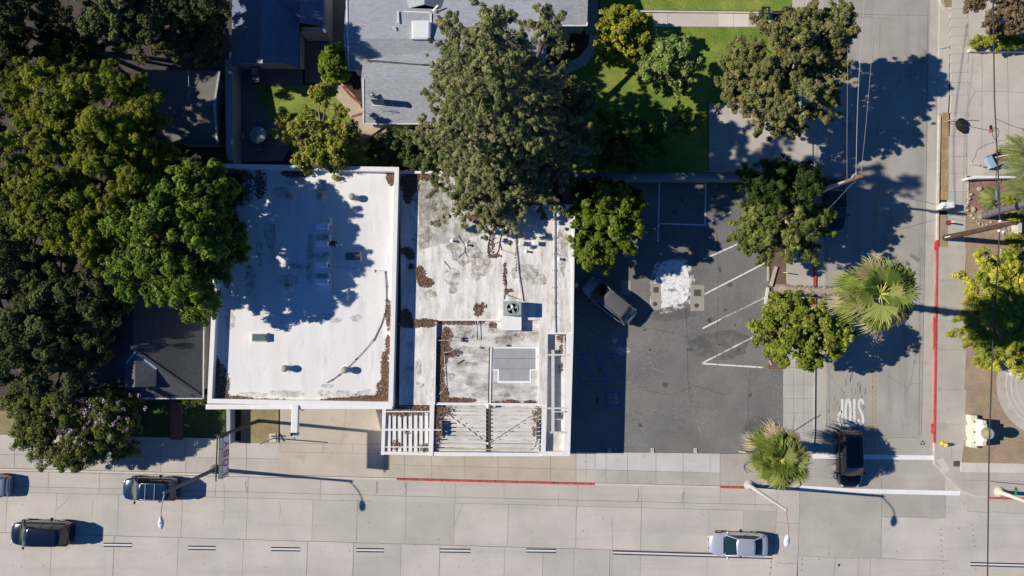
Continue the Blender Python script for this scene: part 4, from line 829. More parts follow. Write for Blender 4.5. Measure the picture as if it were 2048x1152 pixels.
# --- centre
CON = [(.225,.24,.09,3),(.30,.295,.12,2),(.14,.17,.065,2.2),(.31,.26,.17,.6)]
tree('tall_conifer', 'towering grey-green conifer in the middle, covering the bungalow and the roof edge', 'tree', (1008,300),
     [(1001,303,110,110,3.5,1.3),(999,261,129,129,6.0,1.6),(997,238,125,125,9.0,1.7),(994,212,112,112,12.0,1.7),(991,183,101,101,15.0,1.7),(989,149,91,91,18.0,1.6),(986,111,76,76,21.0,1.5),(984,77,50,50,23.3,1.2),(983,49,26,26,25.0,1.0),(905,95,30,60,8,1.4),(1095,62,44,32,6,1.3),(935,395,55,50,5.5,1.3),(1000,425,36,36,5.2,1.2),(875,305,44,36,5.5,1.4),(1120,300,55,50,5,1.6),(1060,385,55,45,5.5,1.4),(1140,250,40,45,4.5,1.3)], CON, 50, leaf=.19, asp=.30, per=64, clr=.38, spray=.55, lump=.45, trunk=.5, dens=1.25, spike=2.0, droop=.3)
tree('leaning_evergreen', 'small olive evergreen just right of the towering conifer, on the lawn edge', 'tree', (1150,215), [(1150,195,42,26,5.2,1.6),(1130,225,35,25,4.6,1.4),(1175,205,24,18,4.6,1.2),(1140,170,16,14,5.4,1.0)], OLV, 51, leaf=.18, per=50, clr=.38, spray=.5, lump=.3, trunk=.12)
tree('dark_bush', 'dark green bush along the bungalow patio under the conifer', 'bush', (800,290), [(800,285,48,30,2.8,1.3),(770,300,35,28,2.4,1.2),(840,320,45,25,2.8,1.3)], DRK, 52, leaf=.18, per=50, clr=.42, trunk=.08, mult=1.5)
tree('autumn_tree', 'yellowing loose-leaved tree rooted in the small yard, leaning over the white roof', 'tree', (650,270),
     [(640,290,72,50,4.8,1.7),(596,252,44,40,4.6,1.5),(680,265,48,50,4.8,1.5),(655,325,55,28,4.6,1.2),(645,195,24,22,4,1.1),(655,178,16,12,3.6,.7)], [(0.279,0.281,0.040,3),(0.391,0.369,0.046,1.6),(0.158,0.184,0.033,2.4),(0.251,0.194,0.079,.6)], 53, leaf=.19, asp=.6, per=38, clr=.42, lump=.34, trunk=.13, dens=.78, bark=M_barkg, limbs=50)
tree('slim_shrub', 'upright bright green shrub beside the bungalow wall and path', 'shrub', (672,145), [(672,130,30,36,2.8,1.6),(668,105,20,18,2.6,1.1),(655,135,16,16,2.2,.9)], [(0.205,0.291,0.026,3),(0.279,0.349,0.040,1.5),(0.102,0.175,0.020,2)], 54, leaf=.26, asp=.3, per=40, clr=.33, spray=.7, lump=.3, trunk=.08)
tree('round_tree', 'round golden-green tree by the light concrete path on the lawn', 'tree', (1240,90), [(1250,62,50,52,3.0,2.1),(1235,80,42,42,2.8,1.8),(1268,85,36,36,2.6,1.6)], [(0.335,0.339,0.033,3),(0.465,0.417,0.033,1.6),(0.167,0.213,0.026,2)], 55, mult=.85, leaf=.19, asp=.6, per=55, clr=.40, lump=.16, trunk=.13)
tree('round_tree', 'soft light green tree in the middle of the lawn, below the golden one', 'tree', (1318,160), [(1335,118,50,46,4.0,1.8),(1315,148,40,36,3.6,1.5),(1368,138,32,34,3.4,1.4),(1350,170,28,24,2.8,1.1)], [(0.205,0.291,0.066,3),(0.298,0.359,0.106,1.6),(0.112,0.184,0.040,2)], 56, leaf=.20, asp=.55, per=48, clr=.42, lump=.26, trunk=.13)
tree('shaded_tree', 'wide leafy tree, green darkened for shade, at the bottom of the lawn', 'tree', (1250,300), [(1250,280,62,48,2.8,1.6),(1225,250,36,30,2.8,1.4),(1285,300,45,40,2.4,1.3),(1220,310,40,30,2,1.2)], [(0.074,0.155,0.023,3),(0.121,0.213,0.033,1.5),(0.047,0.097,0.017,2)], 57, leaf=.24, asp=.4, per=50, clr=.42, trunk=.12)  # greens lowered to paint in the shade under the conifer
tree('round_bush', 'small rounded bush left of the driveway corner on the lawn', 'bush', (1362,255), [(1362,242,42,33,2.6,1.2),(1350,260,30,24,2.2,.9)], MID, 58, leaf=.17, per=50, clr=.33, lump=.22, trunk=.06)
tree('street_tree', 'large sprawling olive-brown tree over the driveway and side street', 'tree', (1560,185),
     [(1560,110,80,75,7.8,2.4),(1620,80,70,60,7.8,2.2),(1510,150,65,50,6.5,2),(1600,180,75,60,7,2.2),(1545,205,55,45,5.8,1.8),(1670,60,32,38,7.6,1.5),(1580,240,28,35,5.6,1.3),(1480,130,35,38,5.4,1.4),(1650,130,42,60,6.6,1.8),(1685,28,14,20,7.8,.9),(1600,50,45,25,7.2,1.5),(1455,185,28,30,4.6,1.2),(1500,205,40,30,4.8,1.3),(1640,210,30,40,6,1.3),(1560,255,22,22,5,1)], [(0.205,0.194,0.066,3),(0.251,0.223,0.086,2),(0.140,0.155,0.046,2.2),(0.158,0.204,0.053,1)], 59, leaf=.17, asp=.5, per=60, clr=.40, lump=.36, trunk=.26, dens=1.05, spray=.3, spike=1.2)
tree('shade_darkened_tree', 'dense round tree, leaves darkened for shade, over the top right corner of the parking lot', 'tree', (1560,385), [(1565,370,82,52,6.6,2.2),(1530,360,45,40,6.2,1.8),(1605,380,40,38,6.2,1.8)], [(0.042,0.082,0.015,3),(0.065,0.116,0.020,1),(0.028,0.049,0.010,2)], 60, leaf=.19, per=55, clr=.48, trunk=.2)  # leaf tints kept dark, the conifer's shade painted into them
tree('fine_leaved_tree', 'wispy fine-leaved green tree at the right end of the parking lot, below the dark one', 'tree', (1560,470), [(1560,438,80,62,5.4,1.9),(1512,455,42,42,4.8,1.5),(1615,445,42,42,5.0,1.5),(1560,490,72,38,4.4,1.4)], [(0.177,0.213,0.046,3),(0.242,0.272,0.066,1.8),(0.093,0.126,0.026,2)], 61, leaf=.26, asp=.22, per=46, clr=.38, spray=.85, lump=.30, trunk=.17, dens=1.1, spike=1.3)
tree('lot_tree', 'bright green dense tree beside the parked crossover in the parking lot', 'tree', (1205,450), [(1212,462,70,66,4.4,1.9),(1195,420,50,50,4.2,1.7),(1240,425,52,48,4.2,1.6),(1198,502,46,42,3.8,1.4)], [(0.205,0.281,0.023,3),(0.279,0.349,0.033,1.4),(0.112,0.184,0.017,2)], 62, mult=.62, leaf=.24, asp=.5, per=44, clr=.40, lump=.16, trunk=.16)
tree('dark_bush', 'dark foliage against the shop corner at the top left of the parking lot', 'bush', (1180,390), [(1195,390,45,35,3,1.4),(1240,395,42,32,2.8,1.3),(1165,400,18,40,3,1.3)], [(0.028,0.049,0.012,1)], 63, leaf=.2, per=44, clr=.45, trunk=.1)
tree('planter_tree', 'yellow-green open tree below the tall fan palm trunk', 'tree', (1565,690), [(1600,650,85,55,5.6,1.8),(1560,660,50,55,5,1.6),(1650,665,52,45,5.4,1.5),(1610,700,70,35,5,1.4),(1590,615,35,30,5.4,1.2),(1630,690,42,42,5,1.3)], [(0.242,0.291,0.033,3),(0.335,0.369,0.053,1.8),(0.130,0.175,0.026,2)], 64, mult=.82, leaf=.21, asp=.6, per=40, clr=.38, lump=.34, trunk=.16, dens=.9, limbs=55, bark=M_barkg)
tree('feathery_bush', 'big feathery yellow-green bush right of the red kerb and sidewalk', 'bush', (1990,640), [(1985,560,60,48,3.2,1.6),(2035,570,50,55,3.4,1.6),(1975,650,60,50,3.2,1.6),(2030,670,60,60,3.4,1.7),(2000,715,52,32,2.8,1.3),(1945,620,24,30,2.4,1),(2070,620,60,80,3.4,1.8)], [(0.307,0.310,0.036,3),(0.400,0.369,0.040,1.6),(0.167,0.213,0.030,2)], 65, mult=1.3, leaf=.30, asp=.18, per=70, clr=.5, spray=.9, lump=.16, trunk=.12, dens=1.3, spike=1.2)
tree('purple_tree', 'purple-brown tree at the very top right corner', 'tree', (2010,10), [(1990,15,50,36,4.2,1.6),(2040,30,40,40,4.4,1.6),(2060,-20,60,40,5,2),(1950,-5,28,26,4,1.2),(2015,45,34,26,3.4,1.1)], [(0.186,0.136,0.073,3),(0.233,0.175,0.092,1.5),(0.112,0.082,0.046,2)], 66, leaf=.2, per=50, clr=.42, lump=.26, trunk=.16)
tree('clipped_hedge', 'clipped yellow-green hedge under the purple-brown tree', 'hedge', (2010,90), [(2005,80,38,17,1.2,.8),(2050,78,50,20,1.3,.9),(1965,84,22,12,.9,.5),(2100,75,40,22,1.3,.9)], YLG, 67, leaf=.16, asp=.6, per=46, clr=.3, trunk=.05, mult=.72)
for i,(lab,px,py,rx,ry) in enumerate([('yellow shrub right of the boulders near the transformer',2022,408,16,13),('yellow shrub beside the dark grey palm trunk',2028,436,14,10),('yellow-green shrub below the wooden pole tip',2030,478,18,12),('green shrub between the stone row and the white pillar',2030,510,20,16)]):
    tree('yellow_shrub', lab, 'shrub', (px,py+3), [(px,py,rx,ry,.9,.55)], [(0.316,0.291,0.020,2),(0.158,0.204,0.020,2)] if i < 3 else [(0.112,0.165,0.026,2),(0.186,0.213,0.040,1)], 70+i, leaf=.15, per=34, clr=.22, trunk=.03, limbs=4, group='low shrubs in the planting bed')
# sprawling cycad style plants with long fronds
def frond_plant(label, px, py, n, ln_, z, cols, seed, a0=0, a1=360):
    rr = random.Random(seed); c = G(px,py,z); t = thing('cycad_plant', label, 'plant', G(px,py,0), group='spiky frond plants at the right edge')
    tb = MB(); tb.tube([G(px,py,-.1), c], [.18,.14], 8); tb.build('stem', M_barkg, t)
    for i in range(n):
        a = R(a0+(a1-a0)*i/n+rr.uniform(-9,9)); L_ = ln_*rr.uniform(.8,1.1); up = rr.uniform(.15,.6); mb = MB(); pts = []
        for s_ in range(9):
            u = s_/8; pts.append(c+Vector((math.cos(a)*L_*u, math.sin(a)*L_*u, up*L_*u-(up+.35)*L_*u*u)))
        mb.tube(pts, [.03]*4+[.02]*5, 4); col = rr.choice(cols)
        for s_ in range(1, 34):
            u = s_/34; k = u*8; j = min(7,int(k)); p = pts[j].lerp(pts[j+1], k-j); d = (pts[j+1]-pts[j]).normalized(); sd_ = Vector((-d.y,d.x,0)).normalized()
            w = .46*math.sin(math.pi*min(1,u*.85+.12))
            for sg in (-1,1):
                tip = p+sd_*sg*w+d*w*.55-Vector((0,0,.1*w+rr.uniform(0,.05))); wd_ = d*.028
                mb.add([p-wd_, p+wd_, tip], [(0,1,2)], tuple(x*rr.uniform(.8,1.2) for x in col))
        mb.c = [q_ or (.25,.24,.09) for q_ in mb.c]; mb.build('frond', M_leaf, t)
GC = [(.20,.24,.06),(.26,.28,.09),(.15,.19,.06)]
frond_plant('arching green cycad just beyond the blue steel trailer', 2052,302, 15, 2.1, 1.1, GC, 1, 90, 330)
frond_plant('pale spiky cycad between the white board fence and the trailer', 2058,335, 11, 2.6, 1.0, [(.24,.28,.16),(.22,.26,.10)], 2, 110, 280)
frond_plant('arching cycad over the mulch bed below the white fence', 2056,385, 13, 2.3, 1.1, GC, 3, 100, 300)
frond_plant('low palm sprig in the middle of the mulch bed by the transformer', 1988,397, 7, 1.2, .5, GC, 4, 90, 270)
# --- fan palms
def fan_palm(label, base, top, tr_, crown_r, seed, n=34, flowers=(), skirt=0, trunkcol=None):
    rr = random.Random(seed); b = G(*base,0); c = G(*top[:2], top[2]); t = thing('fan_palm', label, 'palm tree', b)
    tb = MB(); pts = []; rs = []; m = 40
    for i in range(m+1):
        u = i/m; p = b.lerp(c,u)+Vector((math.sin(u*3.14)*.15,0,0)); pts.append(p); rs.append((tr_*(1.35 if u < .12 else 1.0)-.08*u)*(1+(.10 if i%2 else -.05)+rr.uniform(-.03,.03)))
    tb.tube(pts, rs, 12); tb.build('trunk', trunkcol or M_barkg, t)
    if trunkcol is None or True:
        sk_ = MB()
        for i in range(260):
            u = rr.uniform(0,1)**1.2; p = b.lerp(c,u)+Vector((math.sin(u*3.14)*.15,0,0)); a = rr.uniform(0,6.28); r = tr_*1.05; d = Vector((math.cos(a),math.sin(a),0)); s_ = Vector((-d.y,d.x,0))*.07
            q0 = p+d*r; sk_.add([q0-s_, q0+s_, q0+d*.12+Vector((0,0,-.28))+s_*rr.uniform(-1,1)], [(0,1,2)], rr.choice([(.30,.22,.17),(.20,.14,.10),(.38,.29,.22)]))
        o = sk_.build('frond_stubs', M_leaf, t); o['kind'] = 'stuff'
    for i in range(n):
        u = (i+.5)/n; a = i*2.39996+rr.uniform(-.35,.35); el = .95-1.15*u+rr.uniform(-.2,.2)      # upper fronds point up, lower ones spread and hang
        dead = u > .84; pl = crown_r*(.06+.54*u**.65)*rr.uniform(.7,1.25); bl = crown_r*rr.uniform(.40,.54); mb = MB()
        d = Vector((math.cos(a)*math.cos(el), math.sin(a)*math.cos(el), math.sin(el))); h_ = c+d*pl-Vector((0,0,.08*pl))
        if dead: col = rr.choice([(.46,.36,.22),(.36,.27,.16),(.52,.44,.28)])
        else: col = rr.choice([(.17,.22,.04),(.24,.29,.06),(.34,.36,.11),(.10,.15,.025),(.21,.25,.05),(.30,.27,.12)])
        mb.tube([c+d*.1, c+d*pl*.55+Vector((0,0,.04)), h_], [.05,.035,.025], 5, (.50,.50,.10) if not dead else (.50,.36,.16))
        side = Vector((-math.sin(a),math.cos(a),0)); de = el-rr.uniform(.25,.75); d2 = Vector((math.cos(a)*math.cos(de), math.sin(a)*math.cos(de), math.sin(de)))   # the blade bends over from its stalk
        upv = side.cross(d2).normalized()
        if upv.z < 0: upv = -upv
        ns = 36; span = R(rr.uniform(150,225)); tw = rr.uniform(-.5,.5)
        s2 = (side*math.cos(tw)+upv*math.sin(tw)).normalized(); u2 = s2.cross(d2).normalized()
        if u2.z < 0: u2 = -u2
        fd = rr.uniform(.06,.16)
        for k in range(ns):
            w0 = -span/2+span*(k)/ns; w1 = -span/2+span*(k+1)/ns; wm = (w0+w1)/2; L_ = bl*(.72+.28*math.cos(wm*.8))*rr.uniform(.84,1.08)
            cup = -abs(math.sin(wm))*fd*bl
            def dr(w): return d2*math.cos(w)+s2*math.sin(w)
            f = rr.uniform(.52,.70); e0 = h_+dr(w0)*L_*f+u2*(cup*.5-.03); e1 = h_+dr(w1)*L_*f+u2*(cup*.5-.03); mid = h_+dr(wm)*L_*f*1.05+u2*(cup*.5+.035)
            dz = Vector((rr.uniform(-.05,.05),rr.uniform(-.05,.05),-(.22+.6*max(0,u-.2))*L_*rr.uniform(.3,1.4))); tip = h_+dr(wm)*L_*.97+u2*cup+dz; k2 = rr.uniform(.8,1.2); cc = tuple(x*k2 for x in col)
            mb.add([h_, e0, mid, e1, tip], [(0,1,2),(0,2,3),(1,4,2),(2,4,3)], cc)
        mb.build('dead_frond' if dead else 'frond', M_leaf, t)
    for (fx,fy,fz,kind) in flowers:
        p = G(fx,fy,fz); mb = MB(); mb.tube([c, c.lerp(p,.6)+Vector((0,0,.5)), p], [.05,.04,.02], 5, (.45,.40,.16))
        for i in range(420):
            q_ = p+Vector((rr.gauss(0,.2),rr.gauss(0,.42),rr.gauss(0,.25))); v_ = Vector((rr.gauss(0,.09),rr.gauss(0,.12),rr.gauss(0,.08))); w_ = Vector((rr.gauss(0,.02),rr.gauss(0,.02),0))
            mb.add([q_, q_+v_, q_+w_], [(0,1,2)], tuple(x*rr.uniform(.6,1.15) for x in (.52,.42,.30)))
        mb.build('seed_cluster', M_leaf, t)['kind'] = 'stuff'
    return t
fan_palm('tall fan palm whose long trunk leans out over the side street', (1556,578), (1760,588,16.3), .33, 3.25, 5, 27, [(1797,530,15.6,1),(1753,662,15.2,1)])
fan_palm('short stout fan palm at the street corner by the parking lot exit', (1545,885), (1563,918,7.0), .38, 2.8, 6, 32)
t = thing('palm_trunk', 'bare dark grey leaning palm trunk rising from the round stone', 'palm tree', G(1963,432,0))
k = MB(); k.tube([G(1966,431,-.1), G(1990,424,1.9), G(2028,414,4.2), G(2075,400,6.8)], [.36,.30,.27,.25], 12); k.build('trunk', mat('grey_palm_bark',(.15,.135,.145),var=.3,scale=4), t)
# --- loose leaves
def litter(label_kind, blobs, z, n, seed, lit=None):
    rr = random.Random(seed); mb = MB()
    for (cx,cy,rx,ry,w) in blobs:
        for i in range(int(n*w)):
            a = rr.uniform(0,6.28); r = rr.random()**.6*1.4; p = G(cx+rx*r*math.cos(a), cy+ry*r*math.sin(a), z+rr.uniform(.01,.07)); s_ = rr.uniform(.05,.13); t_ = rr.uniform(0,3.14)
            u_ = Vector((math.cos(t_)*s_, math.sin(t_)*s_, rr.uniform(-.03,.03))); v_ = Vector((-math.sin(t_)*s_*.5, math.cos(t_)*s_*.5, rr.uniform(-.03,.03)))
            mb.add([p-u_,p+v_,p+u_,p-v_], [(0,1,2,3)], rr.choice([(1,1,1),(1.5,1.35,1.2),(.6,.6,.6),(1.6,1.1,.8)]))
    o = mb.build('fallen_leaves', M_debris); o['kind'] = 'stuff'
    mb = MB()
    for j, (cx,cy,rx,ry,w) in enumerate(blobs): blob(mb, cx, cy, rx*.92, ry*.92, z+.012, seed=seed+j, j=.22)
    o = mb.build('leaf_litter', M_debf); o['kind'] = 'stuff'
litter('', [(440,775,13,34,2),(432,740,6,22,.8),(465,799,30,5,1.2),(520,801,40,3,.6),(690,801,36,4,1.4),(740,799,34,6,2),(770,740,6,30,1.6),(768,785,12,20,1.4),(776,690,4,14,.5),(777,630,4,22,.6),(470,352,26,9,1.6),(520,368,10,22,.8),(592,346,22,6,1.2),(782,352,7,14,1),(450,430,10,70,1.8),(480,380,20,24,1.4),(455,520,6,40,.6)], ZD, 300, 3)
litter('', [(818,366,15,18,2.2),(816,390,8,12,1),(848,352,14,7,.5),(812,502,9,5,.6),(820,509,7,8,.6),(822,533,4,4,.25),(840,548,7,12,.7),(851,565,11,7,.9),(838,557,4,6,.2),(812,636,8,14,1.2),(824,647,20,6,1.4),(852,646,18,6,1),(1017,582,7,4,.2),(1009,550,2,18,.3),(961,612,9,5,.3),(956,622,7,8,.3),(1032,500,2,30,.2),(985,470,3,26,.3),(990,512,9,3,.2),(978,500,2,12,.15),(948,436,9,6,.4),(990,436,10,6,.4)], ZR, 260, 4)
litter('', [(900,642,24,5,1.4),(935,644,24,4,1),(884,700,11,22,1.8),(893,670,8,12,.6),(880,750,7,24,1.2),(885,790,9,14,1.2),(912,801,28,4,1.2),(1020,804,14,3,.5),(990,806,7,2,.2),(1060,805,9,3,.4),(985,650,7,4,.2),(905,706,14,6,.4)], ZR-.27, 260, 5)
litter('', [(800,822,34,8,1.6),(842,818,16,10,.8),(792,890,6,8,.2),(812,862,4,5,.1),(850,895,12,6,.4),(883,822,14,8,.7),(876,860,5,26,.5),(1074,830,7,14,.4),(1068,862,3,8,.2)], 3.42, 170, 6)
litter('', [(1123,674,7,8,.6),(1122,700,3,10,.2),(1122,738,3,10,.2),(1124,830,5,6,.2)], 3.16, 120, 8)
# ================================================================== vehicles (local frame: +x forward, ground z=0)
def paint(name, c, metal=.5, rough=.22): return mat(name, c, rough=rough, metal=metal, var=0, fvar=0, coat=1.0)
M_tyre = mat('tyre_rubber', (.012,.012,.012), rough=.9, var=0, fvar=0)
M_rim = mat('alloy_rim', (.45,.45,.46), rough=.3, metal=.8, var=0, fvar=0)
M_head = mat('headlamp_glass', (.45,.47,.5), rough=.08, var=0, fvar=0)
M_tail = mat('tail_lamp_red', (.42,.01,.012), rough=.15, var=0, fvar=0)
M_trim = mat('black_trim', (.015,.015,.015), rough=.6, var=0, fvar=0)
M_seat = mat('cabin_trim', (.18,.20,.17), rough=.8, var=0, fvar=0)
def sgrid(f, nu, nv):
    return [f(i/(nu-1), j/(nv-1)) for j in range(nv) for i in range(nu)], [(j*nu+i, j*nu+i+1, (j+1)*nu+i+1, (j+1)*nu+i) for j in range(nv-1) for i in range(nu-1)]
M_dglass = mat('tinted_glass', (.010,.012,.013), rough=.06, var=0, fvar=0, spec=.9)
def car(name, label, loc, rz, L=4.8, W=1.86, Hh=1.46, kind='sedan', pm=None, roofm=None, rails=False, sunroof=False, glassm=None, group=None, railm=None):
    t = thing(name, label, 'car', loc, rz, group); gm = glassm or M_glass; hl = L/2; w = W/2
    # --- lower body: cross sections from tail to nose
    if kind == 'sedan': zt = [(-1,.62),(-.985,.86),(-.93,.98),(-.80,1.02),(-.60,1.0),(-.2,.94),(.2,.93),(.42,.93),(.62,.88),(.82,.80),(.93,.70),(.985,.58),(1,.48)]
    else: zt = [(-1,.66),(-.985,.95),(-.95,1.05),(-.80,1.06),(-.6,1.05),(-.2,1.03),(.2,1.03),(.42,1.04),(.60,1.02),(.80,.96),(.92,.86),(.985,.68),(1,.5)]
    def wid(u):      # plan outline: rounded nose and tail
        a = abs(u); 
        if u > 0: return w*(1-.40*max(0,(a-.62)/.38)**2.6-.05*max(0,(a-.3)))
        return w*(1-(.42*max(0,(a-.5)/.5)**2.4 if kind == 'crossover' else .30*max(0,(a-.72)/.28)**2.8))
    prof = []
    for u, z in zt:
        x = u*hl; ww = wid(u); cr = .05
        prof.append([(x,s_*ww*k,zz) for s_,k,zz in ((-1,.90,.20),(-1,1.0,.34),(-1,1.0,min(z-.10,.72)),(-1,.965,z-.05),(-1,.86,z),(-1,.45,z+cr),(1,0,z+cr*1.15),(1,.45,z+cr),(1,.86,z),(1,.965,z-.05),(1,1.0,min(z-.10,.72)),(1,1.0,.34),(1,.90,.20))])
    b = MB(); n = len(prof[0]); vs = [p for r_ in prof for p in r_]; m = len(prof)
    b.add(vs, [(i*n+k,(i+1)*n+k,(i+1)*n+k+1,i*n+k+1) for i in range(m-1) for k in range(n-1)]+[tuple(range(n)), tuple(range(m*n-1,(m-1)*n-1,-1))], None, True)
    b.add([prof[i][0] for i in range(m)]+[prof[i][-1] for i in range(m)], [(i,m+i,m+i+1,i+1) for i in range(m-1)])
    o = b.build('body', pm, t, local=True)
    sb = o.modifiers.new('subdivision','SUBSURF'); sb.levels = 1; sb.render_levels = 2
    # --- cabin: belt line and roof line
    if kind == 'sedan': xf0, xf1, xr1, xr0, zb = .44*hl, .10*hl, -.44*hl, -.78*hl, .95
    elif kind == 'suv': xf0, xf1, xr1, xr0, zb = .50*hl, .22*hl, -.80*hl, -.93*hl, 1.05
    else: xf0, xf1, xr1, xr0, zb = .56*hl, .20*hl, -.62*hl, -.86*hl, 1.03
    wb, wr = w*.90, w*.70; zr = Hh-.03
    bul = .16; A = lambda u,y: u       # curvature of screens
    def belt_f(s_): return Vector((xf0+bul*(1-s_*s_), s_*wb*.98, zb+.02))
    def roof_f(s_): return Vector((xf1+.10*(1-s_*s_), s_*wr*.97, zr-.02+.03*(1-s_*s_)))
    def belt_r(s_): return Vector((xr0-.12*(1-s_*s_), s_*wb*.90, zb+.04))
    def roof_r(s_): return Vector((xr1-.10*(1-s_*s_), s_*wr*.90, zr-.03+.03*(1-s_*s_)))
    def patch(fa, fb, nu=11, nv=5, bow=.03, nrm=Vector((0,0,1))):
        vs = []
        for j in range(nv):
            v = j/(nv-1)
            for i in range(nu):
                s_ = -1+2*i/(nu-1); vs.append(fa(s_).lerp(fb(s_), v)+nrm*bow*math.sin(math.pi*v))
        return vs, [(j*nu+i, j*nu+i+1, (j+1)*nu+i+1, (j+1)*nu+i) for j in range(nv-1) for i in range(nu-1)]
    k = MB(); k.add(*patch(belt_f, roof_f), None, True); k.build('windscreen', gm, t, local=True)
    k = MB(); k.add(*patch(belt_r, roof_r), None, True); k.build('rear_window', M_dglass, t, local=True)
    for sg in (-1,1):
        def sa(s_): x = xr0+.02+(xf0-xr0-.02)*(s_+1)/2; return Vector((x, sg*(wb*(.90+.08*min(1,(s_+1)*2.5)) if True else wb), zb+.02))
        def sc(s_): x = xr1+(xf1-xr1)*(s_+1)/2; return Vector((x, sg*wr*(.90+.07*min(1,(s_+1)*2.5)), zr-.02))
        k = MB(); k.add(*patch(sa, sc, 11, 4, .03, Vector((0,sg,0))), None, True); o = k.build('side_window', M_dglass, t, local=True)
        k = MB()
        for s_ in ((-.02,) if kind == 'sedan' else (.10,-.48)): k.tube([sa(s_)+Vector((0,sg*.012,0)), sa(s_).lerp(sc(s_),.5)+Vector((0,sg*.035,0)), sc(s_)+Vector((0,sg*.012,0))], .032, 5)
        k.build('window_pillar', M_trim, o, local=True)
    # roof skin, pillars
    def rf(u, v):
        s_ = -1+2*u; a = roof_r(s_); c_ = roof_f(s_); x = a.x+(c_.x-a.x)*v; e = 1-abs(s_)**3
        y = a.y+(c_.y-a.y)*v; y *= 1.06+.03*math.sin(math.pi*v); return Vector((x+(.03 if v == 1 else -.03 if v == 0 else 0), y, Hh-.075+.075*e*(1-.35*abs(2*v-1)**2)))
    k = MB(); vs, fs = sgrid(rf, 13, 11); k.add(vs, fs, None, True)
    o = k.build('roof', roofm or pm, t, local=True); so_ = o.modifiers.new('thick','SOLIDIFY'); so_.thickness = .03
    for sg in (-1,1):
        k = MB()
        k.tube([belt_f(sg)+Vector((.04,0,-.02)), belt_f(sg).lerp(roof_f(sg),.5)+Vector((0,0,.035)), roof_f(sg)+Vector((0,0,.01))], .045, 6)
        k.tube([belt_r(sg)+Vector((-.05,0,-.02)), belt_r(sg).lerp(roof_r(sg),.5)+Vector((0,0,.03)), roof_r(sg)+Vector((0,0,.01))], [.10,.07,.05], 6)
        k.tube([Vector((roof_r(sg).x,sg*wr*.95,zr)), Vector((0,sg*wr*1.02,zr)), Vector((roof_f(sg).x,sg*wr*1.0,zr))], .04, 6); k.build('pillar', pm, t, local=True)
    if kind == 'suv':
        k = MB(); k.obox((xr1-.10,0,Hh-.07), .26, wr*1.7, .04); k.build('rear_spoiler', pm, t, local=True, bevel=.015)
        k = MB(); k.obox((-hl*.965,0,.42), .16, W*.86, .28); k.build('rear_bumper', M_trim, t, local=True, bevel=.05)
    elif kind == 'sedan':
        k = MB(); k.obox((-hl*.985,0,.38), .12, W*.78, .3); k.build('rear_bumper', pm, t, local=True, bevel=.05)
    k = MB(); k.obox((hl*.972,0,.42), .10, W*.5, .20); k.build('grille', M_trim, t, local=True, bevel=.03)
    k = MB(); vv = [(x, y*W*.44, z) for x, y, z in ((xf0+.20,-1,zb+.015),(xf0+.20,1,zb+.015),(xf0+.30,.9,zb-.0),(xf0+.30,-.9,zb-.0))]
    k.beam((xf0+.19,-W*.36,zb+.035),(xf0+.19,W*.36,zb+.035),.07,.03); k.build('wiper_cowl', M_trim, t, local=True)
    for sg in (-1,1):
        zl = .62 if kind == 'sedan' else .78
        k = MB(); k.ell((hl*.875, sg*w*.66, zl+.02), .20,.12,.09, 12, 8, rot=-sg*.6); k.build('headlight', M_head, t, local=True)
        k = MB(); k.ell((-hl*.935, sg*w*(.62 if kind == 'crossover' else .74), zl+(.02 if kind == 'crossover' else .19)), .10,.15,.10 if kind == 'sedan' else .2, 12, 8, rot=sg*.35); k.build('tail_light', M_tail, t, local=True)
        k = MB(); k.ell((xf0-.12, sg*(w+.10), zb+.06), .09,.13,.08, 12, 8); k.tube([(xf0-.06,sg*w*.93,zb-.0),(xf0-.11,sg*(w+.04),zb+.03)], .03, 5); k.build('mirror', M_trim if kind != 'sedan' else pm, t, local=True)
        for dx in (0.56,-.13):
            k = MB(); k.tube([(hl*(dx-.02)-.55,sg*(w*.985),.74),(hl*(dx-.02)-.42,sg*(w+.018),.755)], .018, 5); k.build('door_handle', pm, t, local=True)
        for dx in (.60,-.60):
            x = hl*dx; wt = MB(); wt.v = []
            for y0, y1, r_ in ((w-.22, w+.012, .335),):
                wt.tube([(x,sg*y0,.335),(x,sg*(y0+.03),.335),(x,sg*(y1-.03),.335),(x,sg*y1,.335)], [r_-.03,r_,r_,r_-.03], 20)
            o = wt.build('wheel', M_tyre, t, local=True)
            rm = MB(); rm.tube([(x,sg*(w+.008),.335),(x,sg*(w+.022),.335)], [.22,.20], 16); rm.build('rim', M_rim, o, local=True)
    if rails:
        k = MB()
        for sg in (-1,1): k.tube([(xr1+.25,sg*wr*.97,Hh+.0),(xr1+.35,sg*wr*.97,Hh+.045),(xf1-.35,sg*wr*.97,Hh+.045),(xf1-.22,sg*wr*.97,Hh+.0)], .022, 6)
        k.build('roof_rail', railm or M_rim, t, local=True)
    if rails == 'cross':
        k = MB()
        for x in (-.1,-.85): k.beam((x,-wr*.97,Hh+.07),(x,wr*.97,Hh+.07),.06,.025)
        k.build('roof_crossbar', railm or M_rim, t, local=True)
    if sunroof:
        k = MB(); x0 = xf1-.28; k.add(*[[(x0,-wr*.55,Hh+.004),(x0-.75,-wr*.55,Hh+.008),(x0-.75,wr*.55,Hh+.008),(x0,wr*.55,Hh+.004)]], [(0,3,2,1)]); k.build('sunroof', gm, t, local=True)
    if kind == 'sedan':
        k = MB(); k.ell((xr1+.12,0,Hh+.02), .09,.035,.05, 8, 6); k.build('roof_aerial', pm, t, local=True)
    return t
def rdir(x0,y0,x1,y1): a = G(x0,y0,0); b = G(x1,y1,0); return math.atan2(b.y-a.y, b.x-a.x)
